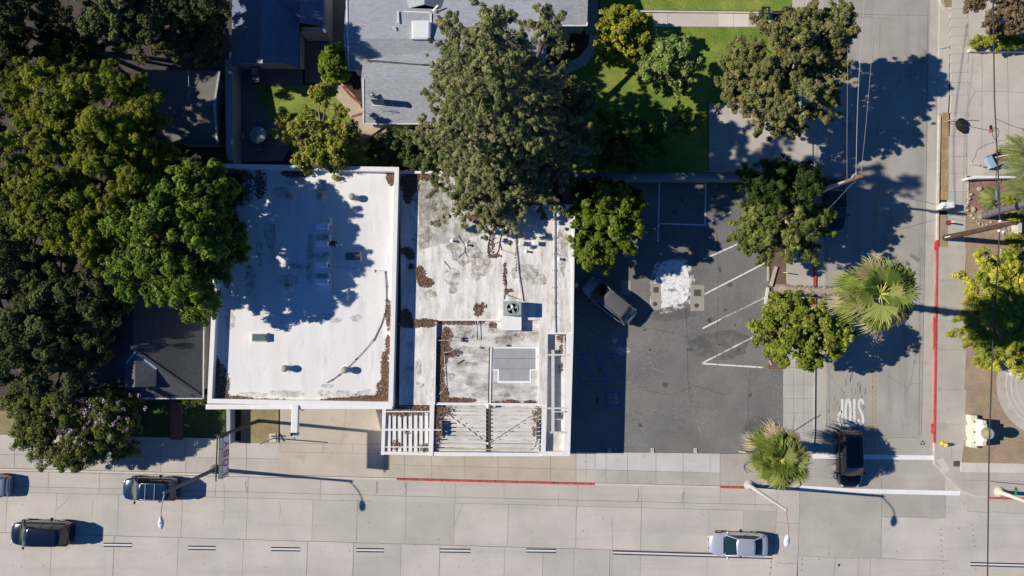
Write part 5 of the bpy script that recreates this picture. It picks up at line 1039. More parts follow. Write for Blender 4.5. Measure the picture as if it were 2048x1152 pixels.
P_silver = paint('silver_paint', (.58,.62,.68), .45, .25); P_navy = paint('navy_paint', (.006,.012,.026), .3, .18); P_blk = paint('black_paint_car', (.008,.009,.012), .2, .16)
P_dbl = paint('dark_blue_paint', (.012,.035,.08), .4, .2); P_gr = paint('light_grey_paint', (.26,.29,.36), .5, .3); P_grey = paint('grey_paint', (.32,.35,.40), .5, .25)
M_teal = mat('teal_glass', (.012,.032,.034), rough=.05, var=0, fvar=0, spec=.9); M_pano = mat('panoramic_glass', (.12,.115,.11), rough=.35, var=0, fvar=0, spec=.8)
M_pale = mat('pale_screen_glass', (.08,.115,.10), rough=.08, var=0, fvar=0, spec=.9)
car('sedan', 'silver sedan driving left beside the long white lane line', G(1471,1084,0), rdir(1560,1085.6,1400,1082), 4.85, 1.86, 1.45, 'sedan', P_silver, glassm=M_teal)
car('suv', 'black sport utility vehicle driving left at the bottom left, nearest the dashed lane line', G(93,1062,0), rdir(200,1064.5,50,1061), 5.0, 1.98, 1.85, 'suv', P_navy, rails=True, sunroof=True, glassm=M_pale, railm=P_navy)
car('suv', 'dark blue sport utility vehicle with roof crossbars driving left under the street lamp', G(309,974,0), rdir(400,976,250,973), 4.6, 1.88, 1.68, 'suv', P_dbl, rails='cross', glassm=M_pale)
car('hatchback', 'grey-blue car cut off by the left edge with only its red tail lights in view', G(-26,968,0), rdir(100,970,-50,967), 4.6, 1.84, 1.46, 'sedan', P_grey)
car('minivan', 'black minivan waiting at the crosswalk with its nose toward the main street', G(1690,915,0), rdir(1697,860,1699,980)+R(0), 4.75, 1.95, 1.74, 'suv', P_blk)
car('coupe', 'black sedan parked along the side street half under the wispy tree', G(1662,413,0), rdir(1662,350,1663,470), 4.7, 1.84, 1.42, 'sedan', P_blk)
car('crossover', 'grey crossover with a glass panoramic roof parked diagonally in the shop shadow', G(1216,602,0.1), rdir(1275,646,1172,562), 4.95, 1.95, 1.62, 'crossover', P_gr, roofm=M_pano, rails=True)
# ================================================================== roof things
def placed(name, label, cat, px, py, z, group=None): return thing(name, label, cat, G(px,py,z), group=group)
vents = [(573,'grey roof vent in tree shade, leftmost of three along the top of the taller roof',583,394),(0,'grey roof vent at the shadow edge, middle of three on the taller roof',644,395),(0,'grey roof vent in sun, rightmost of three along the top of the taller roof',707,396),(0,'round grey roof vent alone in shadow west of the lowest cooling unit',580,573),(0,'round grey roof vent in sun below the dark skylight',574,736),(0,'round grey roof vent in sun beside the black cable',693,739)]
v0 = thing('roof_vent', '', 'vent', (0,0,0), group='round turbine vents on the taller roof')
MB().lathe((0,0,0), [(.42,.004),(.30,.05),(.22,.06)], 20).build('vent_skirt', M_para, v0, local=True)
MB().lathe((0,0,.0), [(.20,.04),(.20,.42),(.27,.44),(.29,.60),(.25,.68),(.10,.73),(.02,.74)], 18).build('vent_cap', mat('weathered_zinc',(.30,.30,.26),rough=.6,var=.15,scale=5), v0, local=True)
for i, (_, lab, px, py) in enumerate(vents):
    o = v0 if i == 0 else copy_tree(v0); o.location = G(px,py,ZD); o['label'] = lab
# cooling units: low platform, tilted housing, side duct
M_cab = mat('white_cabinet', (.86,.87,.88), rough=.4, var=.03)
acl = ['topmost of the four pale cooling units in a column on the taller roof','second cooling unit from the top of the column on the taller roof','third cooling unit from the top of the column, with a square outlet','bottom cooling unit of the column on the taller roof, on a long platform']
for i, (x0, y0, x1, y1) in enumerate([(631,446,662,468),(630,481,661,503),(630,523,659,547),(629,557,661,581)]):
    t = thing('cooling_unit', acl[i], 'air conditioner', G((x0+x1)/2,(y0+y1)/2,ZD), group='cooling units in a column on the taller roof')
    k = MB(); k.gbox(x0,y0,x1,y1,ZD,ZD+.22); k.build('platform', mat('platform_sheet',(.80,.81,.83),rough=.5,metal=.4,var=.05) if i == 0 else MATS['platform_sheet'], t, bevel=.01)
    k = MB(); k.gbox(x0+1,y0+1,x1-5,y0+11,ZD+.22,ZD+.95); k.build('housing', M_cab, t, bevel=.02)
    k = MB(); k.gbox(x1-11,y0+1.5,x1-7,y0+9,ZD+.95,ZD+1.02); k.build('top_panel', M_whitem, t)
    k = MB(); k.gbox(x1-5.5,y0-12,x1-1.5,y0+2,ZD+.1,ZD+.75); k.gbox(x1-4.6,y0+2,x1-1.8,y0+10,ZD+.15,ZD+.5); k.build('duct', M_zinc, t, bevel=.02)
    k = MB(); k.tube([G(x1-3,y0+6,ZD+.6),G(x1-2,y0+9,ZD+.8),G(x1-1,y0+11,ZD+.3)], .05, 6); k.build('hose', M_dkgrey, t)
t = placed('conduit_run', 'thin metal conduit running along the column of cooling units', 'pipe', 661,520,ZD)
k = MB(); k.tube([G(663,438,ZD+.15),G(663,510,ZD+.15),G(661,530,ZD+.12),G(662,585,ZD+.15)], .035, 6); k.tube([G(662,487,ZD+.1),G(672,488,ZD+.1)], .05, 6); k.build('pipe', M_whitem, t)
t = placed('roof_pipe', 'short white pipe stub with dark smudge east of the second cooling unit', 'pipe', 676,489,ZD)
k = MB(); k.tube([G(672,489.5,ZD+.5),G(683,489.5,ZD+.55)], .11, 8); k.tube([G(668,488,ZD),G(668,488,ZD+.6)], .09, 8); k.build('pipe', M_whitem, t); k = MB(); k.tube([G(664,486,ZD+.3),G(672,488,ZD+.5)], .2, 8); k.build('pipe_boot', M_dark, t)
def skylight(label, x0,y0,x1,y1,h=.35,pm=None,fm=None,nm='skylight'):
    t = placed(nm, label, 'skylight', (x0+x1)/2,(y0+y1)/2,ZD); k = MB(); k.gbox(x0-1.5,y0-1.5,x1+1.5,y1+1.5,ZD,ZD+.12); k.build('skirt', M_para, t)
    k = MB(); k.gbox(x0,y0,x1,y1,ZD+.12,ZD+h); k.build('frame', fm or M_galv, t); k = MB(); k.gbox(x0+1.3,y0+1.3,x1-1.3,y1-1.3,ZD+h-.05,ZD+h+.04); k.build('pane', pm or M_skyl, t, bevel=.03)
skylight('grey rectangular skylight half in shadow right of the cooling units', 690,504,720,521)
skylight('dark glass skylight with a white surround on the lower west part of the taller roof', 503,667,533,683, .35, mat('green_grey_glass',(.11,.15,.16),rough=.2,var=.08))
t = placed('roof_hatch', 'small square white roof hatch below the grey skylight', 'hatch', 686,589,ZD); k = MB(); k.gbox(676,577,696,601,ZD,ZD+.12); k.build('kerb', M_roofw, t); k = MB(); k.gbox(678.5,580,694,599,ZD+.12,ZD+.38); k.build('lid', M_whitem, t, bevel=.02)
t = placed('roof_cable', 'black cable curving across the taller roof toward the front', 'cable', 740,680,ZD)
k = MB(); pts = [(770,542),(772,570),(773,600),(770,625),(762,650),(748,678),(728,702),(712,718),(698,733),(680,748),(668,757),(652,766)]
k.tube([G(a,b,ZD+.06+.03*(i%2)) for i,(a,b) in enumerate(pts)], .022, 5); k.tube([G(a+1.2,b,ZD+.04) for a,b in pts[:6]], .018, 5); k.build('cable', M_wire, t)
for a,b in ((771,545),(773,573),(769,628),(748,680),(712,718),(693,737),(678,750),(664,760),(772,600)): k = MB(); k.obox(G(a,b,ZD), .16,.07,.07, .6); k.build('cable_block', M_dkgrey, t)
t = placed('thin_conduit', 'thin conduit crossing from the cooling units to the east parapet', 'pipe', 720,543,ZD); k = MB(); k.tube([G(a,b,ZD+.06) for a,b in ((663,533),(690,535),(715,538),(745,541),(770,542))], .018, 5); k.build('pipe', M_galv, t)
for a,b in ((689,535),(716,538),(748,542)): k = MB(); k.obox(G(a,b,ZD), .12,.2,.1); k.build('pipe_block', M_whitem, t)
# stain-free small vents on the lower roof
for i,(lab,px,py,h) in enumerate([('left one of two white boxy vents near the upper right of the low roof',1044,486,.4),('right one of two white boxy vents near the upper right of the low roof',1073,486,.4)]):
    t = thing('box_vent', lab, 'vent', G(px,py,ZR), group='boxy vents on the low roof'); k = MB(); k.gbox(px-4.5,py-4,px+3.5,py+4,ZR,ZR+h); k.build('vent_body', M_para, t, bevel=.02); k = MB(); k.gbox(px-5,py-4.5,px+4,py+4.5,ZR+h,ZR+h+.04); k.build('vent_lid', M_whitem, t)
for lab,px,py in [('short white pipe vent between the two boxy vents',1061,491),('short white pipe vent below the left boxy vent',1053,503),('small white pipe vent far right on the low roof',1119,518),('small white pipe vent beside the tree branches on the low roof',1004,432),('tiny white pipe vent above the twig on the low roof',1014,458),('white pipe vent near the middle of the low roof',934,490),('white pipe vent far left of the worn round spot',905,482)]:
    t = thing('pipe_vent', lab, 'vent', G(px,py,ZR), group='pipe vents on the low roof'); k = MB(); k.lathe(G(px,py,ZR), [(.20,.003),(.08,.05),(.07,.28)], 12); k.build('vent_pipe', M_para, t); k = MB(); k.lathe(G(px,py,ZR+.28), [(.10,0),(.10,.05),(.02,.08)], 12); k.build('vent_cap', M_whitem, t)
t = placed('roof_pipeline', 'long pale pipe running down the right side of the low roof', 'pipe', 1108,550,ZR)
k = MB(); k.tube([G(1060,409,ZR+.3),G(1060,417,ZR+.12),G(1105,417,ZR+.12),G(1108,424,ZR+.12),G(1108,560,ZR+.12),G(1108.5,640,ZR+.12),G(1109,665,ZR+.12)], .04, 7); k.build('pipe', M_pipe, t)
for y in (440,475,508,541,575,606,634): k = MB(); k.obox(G(1108,y,ZR), .34,.12,.09); k.build('pipe_block', M_plank, t)
t = placed('gas_pipe', 'pale pipe running from the branches down to the condenser unit', 'pipe', 1035,530,ZR)
k = MB(); k.tube([G(1028,446,ZR+.1),G(1032,500,ZR+.1),G(1037,550,ZR+.1),G(1043,602,ZR+.12)], .035, 6); k.tube([G(1029.5,446,ZR+.07),G(1034,500,ZR+.07),G(1039,552,ZR+.07),G(1046,602,ZR+.1)], .02, 5); k.build('pipe', M_pipe, t)
for a,b in ((1030,470),(1037,545)): k = MB(); k.obox(G(a,b,ZR), .15,.1,.06); k.build('pipe_block', M_plank, t)
t = placed('drain_pipe', 'thin white pipe zigzagging over the debris-strewn lower deck', 'pipe', 905,720,ZR-.27); z = ZR-.1
k = MB(); k.tube([G(a,b,z) for a,b in ((1006,612),(955,612.5),(955,638),(957,679),(874,681))], .028, 6); k.tube([G(a,b,z-.1) for a,b in ((1079,692),(925,695),(912,697),(900,704),(888,705),(889,715),(892,772),(884,783),(872,795))], .024, 6); k.tube([G(951,640,z-.06),G(951,679,z-.06)], .02, 6); k.build('pipe', M_pipe, t)
for a,b,w_,h_ in ((924,679,.35,.3),(889,708,.14,.25),(962,695,.14,.15),(1014,691,.14,.2)): k = MB(); k.obox(G(a,b,z-.15), .15,w_,h_); k.build('pipe_block', M_dkgrey, t)
t = placed('twig', 'forked dead twig lying on the low roof left of centre', 'twig', 930,490,ZR); k = MB()
for p in ([(916,470),(925,484),(930,490),(929,503),(916,516)],[(930,490),(940,480)],[(888,522),(900,537)],[(929,503),(935,514)]): k.tube([G(a,b,ZR+.04) for a,b in p], .018, 4)
k.build('branch', M_wood, t)
t = placed('dried_vine', 'dark dried vine looped on the low roof above the condenser', 'vine', 985,490,ZR); k = MB()
for p in ([(994,446),(980,465),(975,490),(975,505),(981,514),(990,513),(997,500),(1000,480),(1006,455)],[(1009,525),(1008,545),(1012,565),(1009,585),(1008,598)],[(975,492),(998,484),(1004,500),(1028,507)],[(1008,585),(1020,592),(1042,600)],[(947,440),(958,430)]): k.tube([G(a+rnd.uniform(-1,1),b,ZR+.04) for a,b in p], .025, 4)
k.build('stem', M_wood, t)
t = placed('stick', 'single short stick lying on the lower deck', 'stick', 922,724,ZR-.27); k = MB(); k.tube([G(916,727,ZR-.22),G(927,720,ZR-.2)], .04, 5); k.build('wood', M_wood, t)
# condenser
t = placed('condenser_unit', 'grey-green square condenser with round fan on a white plinth', 'air conditioner', 1024,622,ZR)
k = MB(); k.gbox(1001,620,1043,661,ZR-.3,ZR+.38); k.build('plinth', M_para, t, bevel=.01)
k = MB(); c0 = G(1006,602.5,ZR+1.25); c1 = G(1043,631,ZR+1.25); k.box(c0.x,c1.y,ZR+.38,c1.x,c0.y,ZR+1.22); o = k.build('cabinet', M_hvac, t, bevel=.03)
cx, cy = (c0.x+c1.x)/2, (c0.y+c1.y)/2
k = MB(); k.lathe((cx,cy,ZR+1.215), [(.0,.01),(.40,.01)], 28); k.build('fan_opening', M_dark, t)
k = MB(); k.lathe((cx,cy,ZR+1.22), [(.47,.0),(.47,.04),(.41,.04),(.41,.0)], 28); k.build('fan_ring', M_hvac, t)
for a in range(4):
    k = MB(); th = R(a*90+20); u_ = Vector((math.cos(th),math.sin(th),0)); v_ = Vector((-u_.y,u_.x,0)); c = Vector((cx,cy,ZR+1.235)); k.add([c+u_*.06-v_*.04, c+u_*.37-v_*.13+Vector((0,0,.02)), c+u_*.37+v_*.10-Vector((0,0,0)), c+u_*.06+v_*.05], [(0,1,2,3)]); k.build('fan_blade', M_galv, t)
k = MB(); k.lathe((cx+.02,cy+.1,ZR+1.24), [(.13,0),(.13,.06),(.03,.09)], 14); k.build('fan_hub', M_whitem, t)
# blade sign and flags on the shop front
t = thing('projecting_sign', 'long white sign box with blue end projecting from the taller shop front', 'sign', G(589,820,4.3))
a = G(590,811,4.6); b = G(588,866,4.95); k = MB(); k.beam(a, b, .52, .42); k.build('sign_box', M_whitem, t, bevel=.04)
d = (b-a).normalized(); k = MB(); k.beam(b+d*.004, b+d*.20, .54, .44); k.build('sign_end', M_bluecap, t); k = MB(); k.beam(b+d*.21, b+d*.26, .50, .42); k.build('end_cap', M_whitem, t)
k = MB(); k.tube([b+d*.2-Vector((0,0,.2)), b+d*.62-Vector((0,0,.2))], .03, 6); k.build('sign_rod', M_dkgrey, t)
# pylon sign
t = thing('pylon_sign', 'tall dark pole carrying a white sign panel with red letters over the sidewalk', 'sign', G(516,842,0))
top = G(438,873,8.0); k = MB(); k.tube([G(516,842,0), G(516,842,.3), top+Vector((0,0,.1))], [.17,.15,.12], 12); k.build('pole', M_dark, t)
k = MB(); p = top; k.box(p.x-.02,p.y-3.05,6.80,p.x+.28,p.y-.05,7.95); o = k.build('sign_cabinet', M_dkgrey, t)
k = MB(); k.box(p.x+.285,p.y-3.0,6.84,p.x+.295,p.y-.1,7.9); k.build('sign_face', mat('sign_face_white',(.62,.64,.68),rough=.5,var=.05), t)
k = MB(); k.tube([(p.x-.12,p.y+.1,8.0),(p.x-.16,p.y-3.2,8.0)], .05, 6); k.tube([(p.x-.1,p.y+.15,7.9),(p.x-.1,p.y+.15,8.4)], .05, 6); k.build('top_rail', M_dark, t)
for y in (.95,2.1): k = MB(); k.box(p.x-.02,p.y-y,7.955,p.x+.28,p.y-y+.07,7.99); k.build('cabinet_seam', M_dark, t)
lt = MB(); xf = p.x+.30
def sy(u): return p.y-3.0+u          # along the sign, reader's left = south
def seg(u0,z0,u1,z1,w_=.10):
    a = Vector((xf,sy(u0),z0)); b = Vector((xf,sy(u1),z1)); dd = (b-a).normalized(); n_ = Vector((0,-dd.z,dd.y))*w_/2; e = dd*w_/2; a = a-e; b = b+e; x_ = Vector((.02,0,0))
    lt.add([a-n_,b-n_,b+n_,a+n_,a-n_+x_,b-n_+x_,b+n_+x_,a+n_+x_], [(4,5,6,7),(0,1,5,4),(1,2,6,5),(2,3,7,6),(3,0,4,7)])
zl, zh = 6.98, 7.74
seg(.22,zl,.22,zh); seg(.22,zl,.58,zl)                                               # L
for q in ((.85,zl+.12,.85,zh-.12),(1.22,zl+.12,1.22,zh-.12),(.93,zl,1.14,zl),(.93,zh,1.14,zh)): seg(*q)   # O
for q in ((1.52,zl,1.52,zh),(1.52,zl,1.85,zl),(1.52,zh,1.85,zh),(1.52,(zl+zh)/2,1.85,(zl+zh)/2),(1.88,zl+.1,1.88,zh-.1)): seg(*q)   # B
seg(2.15,zh,2.36,(zl+zh)/2); seg(2.57,zh,2.36,(zl+zh)/2); seg(2.36,(zl+zh)/2,2.36,zl)  # Y
lt.build('letter', mat('sign_red',(.36,.03,.05),rough=.5,var=.05), t)
t = thing('sign_post', 'slender leaning-looking sign post on a square concrete footing by the driveway', 'sign', G(548,876,0))
k = MB(); k.gbox(538,867,556,884,0,.145); k.build('footing', M_kerb, t); k = MB(); k.tube([G(548,876,0),G(520,888.5,3.4)], [.05,.045], 8); k.build('post', M_galv, t)
k = MB(); c = G(548,875,.2); k.tube([c+Vector((-.2,.1,0)),c+Vector((.5,.15,.25))], .06, 6); k.tube([c+Vector((.2,.35,.1)),c+Vector((.35,-.3,.3))], .05, 6); k.build('base_bracket', M_dark, t)
# ================================================================== street things
def streetlight(label, base, bend, head, hz, hp, m, armm, group='street lamps on tall poles'):
    t = thing('street_lamp', label, 'street lamp', G(*base,0), group=group); b = G(*base,0); p = G(*bend,hp); h = G(*head,hz)
    k = MB(); k.tube([b, b+Vector((0,0,.5)), b+Vector((0,0,.55)), b.lerp(p,.5), p], [.26,.24,.17,.135,.10], 12); k.build('pole', m, t)
    k = MB(); k.lathe(b, [(.42,.12),(.42,.2),(.30,.24)], 14); k.build('pole_base', m, t)
    k = MB(); k.ell(p+Vector((0,0,.06)), .13,.13,.12, 10, 8); k.build('pole_cap', m, t)
    e = h; k = MB(); pts = []
    dv = Vector((h.x-p.x, h.y-p.y, 0))
    for i in range(9): u = i/8; pts.append(p+dv*u+Vector((0,0,(hz-hp)*math.sin(u*math.pi/2))))
    k.tube(pts, [.04]*9, 7); k.build('arm', armm, t)
    d = dv.normalized(); k = MB(); rz = math.atan2(d.y,d.x); c = h+d*.42
    n = 16; ring = []
    vs = []
    for (s_, zz) in ((.75,-.10),(1,-.05),(1,.02),(.8,.10),(.35,.14)):
        for i in range(n):
            a = 2*math.pi*i/n; x = .47*math.cos(a); y = (.21 if x > 0 else .21-.09*(-x/.47))*math.sin(a); q = Matrix.Rotation(rz,3,'Z')@Vector((x*s_,y*s_,zz)); vs.append(c+q)
    k.add(vs, [(j*n+i,j*n+(i+1)%n,(j+1)*n+(i+1)%n,(j+1)*n+i) for j in range(4) for i in range(n)]+[tuple(range(4*n,5*n)),tuple(range(n-1,-1,-1))], None, True)
    o = k.build('lamp_head', mat('lamp_white',(.66,.70,.76),rough=.4,var=.03), t); k = MB(); k.lathe((c.x,c.y,c.z+.13), [(.035,0),(.035,.05),(.01,.06)], 8); k.build('photocell', M_dkgrey, o)
    return t
streetlight('pale street lamp at the corner beside the short fan palm', (1497,970), (1571,1019), (1575.5,1069), 9.0, 8.05, M_pole, mat('rusty_arm',(.38,.25,.19),var=.1))
streetlight('dark grey street lamp arching over the dark blue vehicle at left', (431,938), (330,985), (321.5,1033), 9.0, 8.3, mat('dark_pole',(.16,.165,.17),var=.1), M_pole)
streetlight('cream street lamp partly cut off at the right edge with a green street sign', (1996,983), (2120,1028), (2123,1080), 9.0, 8.0, mat('cream_pole',(.62,.57,.47),var=.06), M_pole)
t = thing('street_name_sign', 'green street name sign seen edge-on near the right edge lamp', 'sign', G(2005,975,0)); k = MB(); k.gbox(2033,975,2034.5,990,3.3,3.5); k.build('sign_blade', M_green, t); k = MB(); k.gbox(2030,979,2037,980.2,3.52,3.7); k.build('cross_blade', M_green, t)
k = MB(); c = G(2034,981,3.4); k.tube([(c.x,c.y,3.3),(c.x,c.y,3.6)], .03, 6); k.tube([(c.x,c.y,3.3),(c.x,c.y,0)], .03, 6); k.build('post', M_galv, t)
# utility poles and cables
def upole(label, base, top, z, r, group, arms, pm=None): 
    t = thing('utility_pole', label, 'utility pole', G(*base,0), group=group); b = G(*base,0); p = G(*top,z); k = MB(); k.tube([b, b.lerp(p,.5), p], [r*1.25,r,r*.8], 10); k.build('pole', pm or M_wood, t)
    for (x0,y0,x1,y1,zz) in arms: k = MB(); k.beam(G(x0,y0,zz),G(x1,y1,zz),.10,.12); k.build('crossarm', M_wood, t)
    return t
u1 = upole('brown wooden utility pole leaning out from the planting strip right of the street', (1888,476), (2027,446), 8.6, .20, 'wooden utility poles', [])
for a,b in ((1998,443),(2001,452),(1996,462),(2004,464)): k = MB(); k.lathe(G(a,b,7.0), [(.07,0),(.1,.05),(.1,.18),(.04,.22)], 8); k.build('insulator', M_whitem, u1)
k = MB(); k.lathe(G(1888,473,.0), [(.10,0),(.10,.35),(.09,.36)], 10); k.build('pole_guard', M_whitem, u1)
k = MB(); k.tube([G(1890,475,.6),G(1925,466.5,2.6)], .05, 6); k.build('conduit_riser', M_whitem, u1)
u2 = upole('wooden utility pole with white riser rising from the wispy tree over the black sedan', (1606,393), (1721,352), 10.0, .11, 'wooden utility poles', [], mat('pale_pole_sheath', (.42,.45,.50), rough=.5, var=.15, scale=3))
k = MB(); k.tube([G(1692,363,7.9), G(1723,351.5,10.1)], [.14,.15], 10); k.build('pole_top', mat('brown_pole_top',(.20,.13,.075),var=.2), u2)
k = MB(); k.tube([G(1612,398,.2), G(1712,357,9.0), G(1716,356,9.6)], .06, 8); k.build('white_riser', mat('riser_white',(.70,.74,.8),rough=.4,var=0), u2)
for a,b in ((1706,351),(1711,348),(1704,355),(1712,353)): k = MB(); k.lathe(G(a,b,9.3), [(.05,0),(.09,.04),(.09,.12),(.03,.16)], 8); k.build('insulator', M_galv, u2)
k = MB(); k.tube([G(1703,354,9.35),G(1713,349,9.35)], .04, 6); k.build('crossarm', M_galv, u2)
def cable(label, pts, r, m, group='overhead cables'):
    t = thing('overhead_cable', label, 'cable', G(*pts[0]), group=group); k = MB(); P = [G(*p) for p in pts]; Q = []
    for a, b in zip(P[:-1], P[1:]):
        for i in range(8): Q.append(a.lerp(b, i/8))
    Q.append(P[-1]); k.tube(Q, r, 6); k.build('cable', m, t); return t
cable('thick black overhead cable running top to bottom near the right edge', [(1982,-260,8.6),(1986,0,8.2),(1989,200,7.6),(1994,300,7.2),(1998,380,7.1),(2000,452,7.1),(1993,560,7.2),(1985,700,7.5),(1978,900,8.0),(1975,1152,8.6),(1972,1400,9)], .045, M_wire)
t = bpy.data.objects.new('x', None); bpy.data.objects.remove(t)
cable('cable loop with splice box hanging on the thick black cable', [(1989,255,7.55),(1984,264,7.5),(1987,275,7.45),(1991,280,7.4),(1996,272,7.45),(1998,263,7.5),(1995,257,7.5),(1989,255,7.55)], .022, M_wire)
t = thing('splice_box', 'small red box hanging beside the cable loop', 'box', G(1981,264,7.3)); c = G(1980.5,263.5,7.2); k = MB(); k.obox(c, .26,.2,.2,.5); k.build('box_body', mat('faded_red',(.55,.12,.10),var=.05), t); k = MB(); k.obox(c+Vector((.02,.3,0)), .14,.34,.14,.1); k.build('bracket', M_dark, t)
t = thing('cable_splice', 'dark cylindrical splice case hanging on the cables above the mulch bed', 'cable fitting', G(1993,395,7)); k = MB(); k.tube([G(1992,377,7.0),G(1993,381,7.0),G(1993.5,398,7.0),G(1994,402,7.0)], [.07,.14,.14,.07], 10); k.build('case', M_dkgrey, t)
cable('second black cable beside the thick one above the mulch bed', [(1996,330,7.2),(1992,350,7.1),(1992,380,7.0)], .028, M_wire)
cable('bright overhead wire running up the side street from the pole top', [(1712,347,9.6),(1714,250,9.4),(1717,170,9.3),(1722,90,9.4),(1729,0,9.6),(1736,-100,9.9)], .022, M_wirel)
cable('thin overhead wire right of the bright one above the side street', [(1722,346,9.9),(1730,270,9.7),(1738,180,9.5),(1745,90,9.6),(1752,-20,9.8)], .012, M_wirel)
cable('faint overhead wire left of the bright one above the side street', [(1694,358,8.6),(1694,270,8.4),(1695,150,8.4),(1697,0,8.6)], .010, M_wirel)
cable('wire slanting from the pole across the street to the right', [(1708,372,8.6),(1760,384,8.0),(1830,400,7.3),(1890,412,7.0),(1960,432,7.0),(2000,452,7.1)], .012, M_wire)
cable('thin wire from the pole dropping down to the lower left over the black sedan', [(1720,354,9.7),(1700,372,8.6),(1660,415,6.5),(1640,440,5.0)], .012, M_wirel)
cable('thin pair of wires leaving the thick cable for the right edge', [(1993,238,7.6),(2020,250,7.3),(2060,263,7.0)], .016, M_wire)
cable('lower thin wire over the sidewalk near the utility box', [(1850,402,7.2),(1930,436,7.0),(2000,453,7.1)], .010, M_wire)
# bits by the junction
t = thing('utility_cabinet', 'white utility cabinet with slanted top on the right sidewalk', 'cabinet', G(1895,412,.1))
k = MB(); P = [G(1884,408,.85),G(1897,403,1.15),G(1906,403.5,1.15),G(1906,416,1.15),G(1885,419,.85)]; k.prism([q[:2] for q in [G(1885,406,.9),G(1905,404,.9),G(1905,416,.9),G(1885,419,.9)]], .1, 1.2); k.build('cabinet_body', mat('cabinet_white',(.80,.78,.72),rough=.5,var=.03), t, bevel=.03); k = MB(); k.gbox(1882,404,1898,422,.1,.145); k.build('concrete_pad', M_kerb, t)
def hydrant(label, px, py, m, tp):
    t = thing('fire_hydrant', label, 'fire hydrant', G(px,py,.12)); b = G(px,py,.12); k = MB(); k.lathe(b, [(.17,0),(.17,.06),(.11,.08),(.11,.55),(.14,.58),(.14,.62),(.10,.70),(.04,.76)], 14); k.build('barrel', m, t)
    k = MB(); k.tube([b+Vector((-.22,0,.42)), b+Vector((.22,0,.42))], .065, 8); k.tube([b+Vector((0,0,.42)), b+Vector((0,-.2,.42))], .08, 8); k.build('nozzle', m, t); k = MB(); k.lathe(b+Vector((0,0,.76)), [(.03,0),(.03,.06)], 6); k.build('top_nut', tp, t); return t
hydrant('yellow fire hydrant on the corner at the end of the red kerb', 1884, 887, M_yellow, M_yellow)
t = thing('marker_post', 'red and white marker post standing in a round cover on the right verge', 'post', G(1897,445,.12)); k = MB(); b = G(1897,445.5,.12); k.lathe(b, [(.24,0),(.24,.02)], 16); k.build('cover', M_rust, t); k = MB(); p = G(1908,443.5,1.1); k.tube([b, b.lerp(p,.7)], .075, 8); k.build('red_sleeve', M_redm, t); k = MB(); k.tube([b.lerp(p,.7), p], .07, 8); k.build('white_top', M_whitem, t)
# monument sign
t = thing('monument_sign', 'cream stepped monument with a white panel and a ball on top in the corner bed', 'monument', G(1952,863,.115))
k = MB(); k.gp([(1941,830),(1955,831),(1955,897),(1941,895)], .1, .75); k.build('base_plinth', M_cream, t, bevel=.04)
k = MB(); k.gp([(1965.5,841),(1973,841),(1973,891),(1965.5,891)], .1, 1.75); k.build('lower_step', M_cream, t, bevel=.02); k = MB(); k.gp([(1968,849),(1974.5,849),(1974.5,883),(1968,883)], 1.7, 2.08); k.gp([(1970,857),(1976,857),(1976,876),(1970,876)], 2.05, 2.34); k.build('upper_step', M_cream, t, bevel=.02)
k = MB(); q0 = G(1950,840,.8); q1 = G(1950,892,.8); q2 = G(1966,892,1.72); q3 = G(1966,840,1.72); k.add([q0,q1,q2,q3]+[Vector((v_.x,v_.y,.1)) for v_ in (q0,q1,q2,q3)], [(0,1,2,3),(7,6,5,4),(0,4,5,1),(1,5,6,2),(2,6,7,3),(3,7,4,0)]); k.build('panel_frame', M_cream, t)
a = G(1951.5,844,.93); b = G(1951.5,888,.93); c = G(1964.5,888,1.74); d_ = G(1964.5,844,1.74); k = MB(); k.add([a,b,c,d_]+[q-Vector((-.04,0,.06)) for q in (a,b,c,d_)], [(0,1,2,3),(7,6,5,4),(0,4,5,1),(1,5,6,2),(2,6,7,3),(3,7,4,0)]); k.build('sign_panel', mat('bright_panel',(.86,.86,.85),rough=.4,var=.02), t)
cb = G(1976,867,2.7); k = MB(); k.ell(cb, .46,.46,.46, 20, 14); k.build('globe', M_globe, t); k = MB(); k.ell(cb-Vector((.09,0,-.03)), .43,.44,.44, 20, 14); k.build('globe_face', M_globes, t)
for y in (843,864,885): k = MB(); k.obox(G(1949,y,.75), .12,.16,.12); k.build('spotlight', M_dkgrey, t)
for lab,y in (('upper of two small grey ground boxes left of the cream monument',846),('lower of two small grey ground boxes left of the cream monument',876)):
    t = thing('ground_box', lab, 'box', G(1929,y,.115), group='ground boxes beside the monument'); k = MB(); k.obox(G(1929,y,.115), .22,.26,.22); k.build('box_body', M_galv, t, bevel=.01)
t = thing('drain_cover', 'square rusty drain cover on the corner sidewalk', 'drain cover', G(1913,927,.13)); k = MB(); k.gbox(1907,922,1920,933,.12,.139); k.build('cover', M_rust, t)
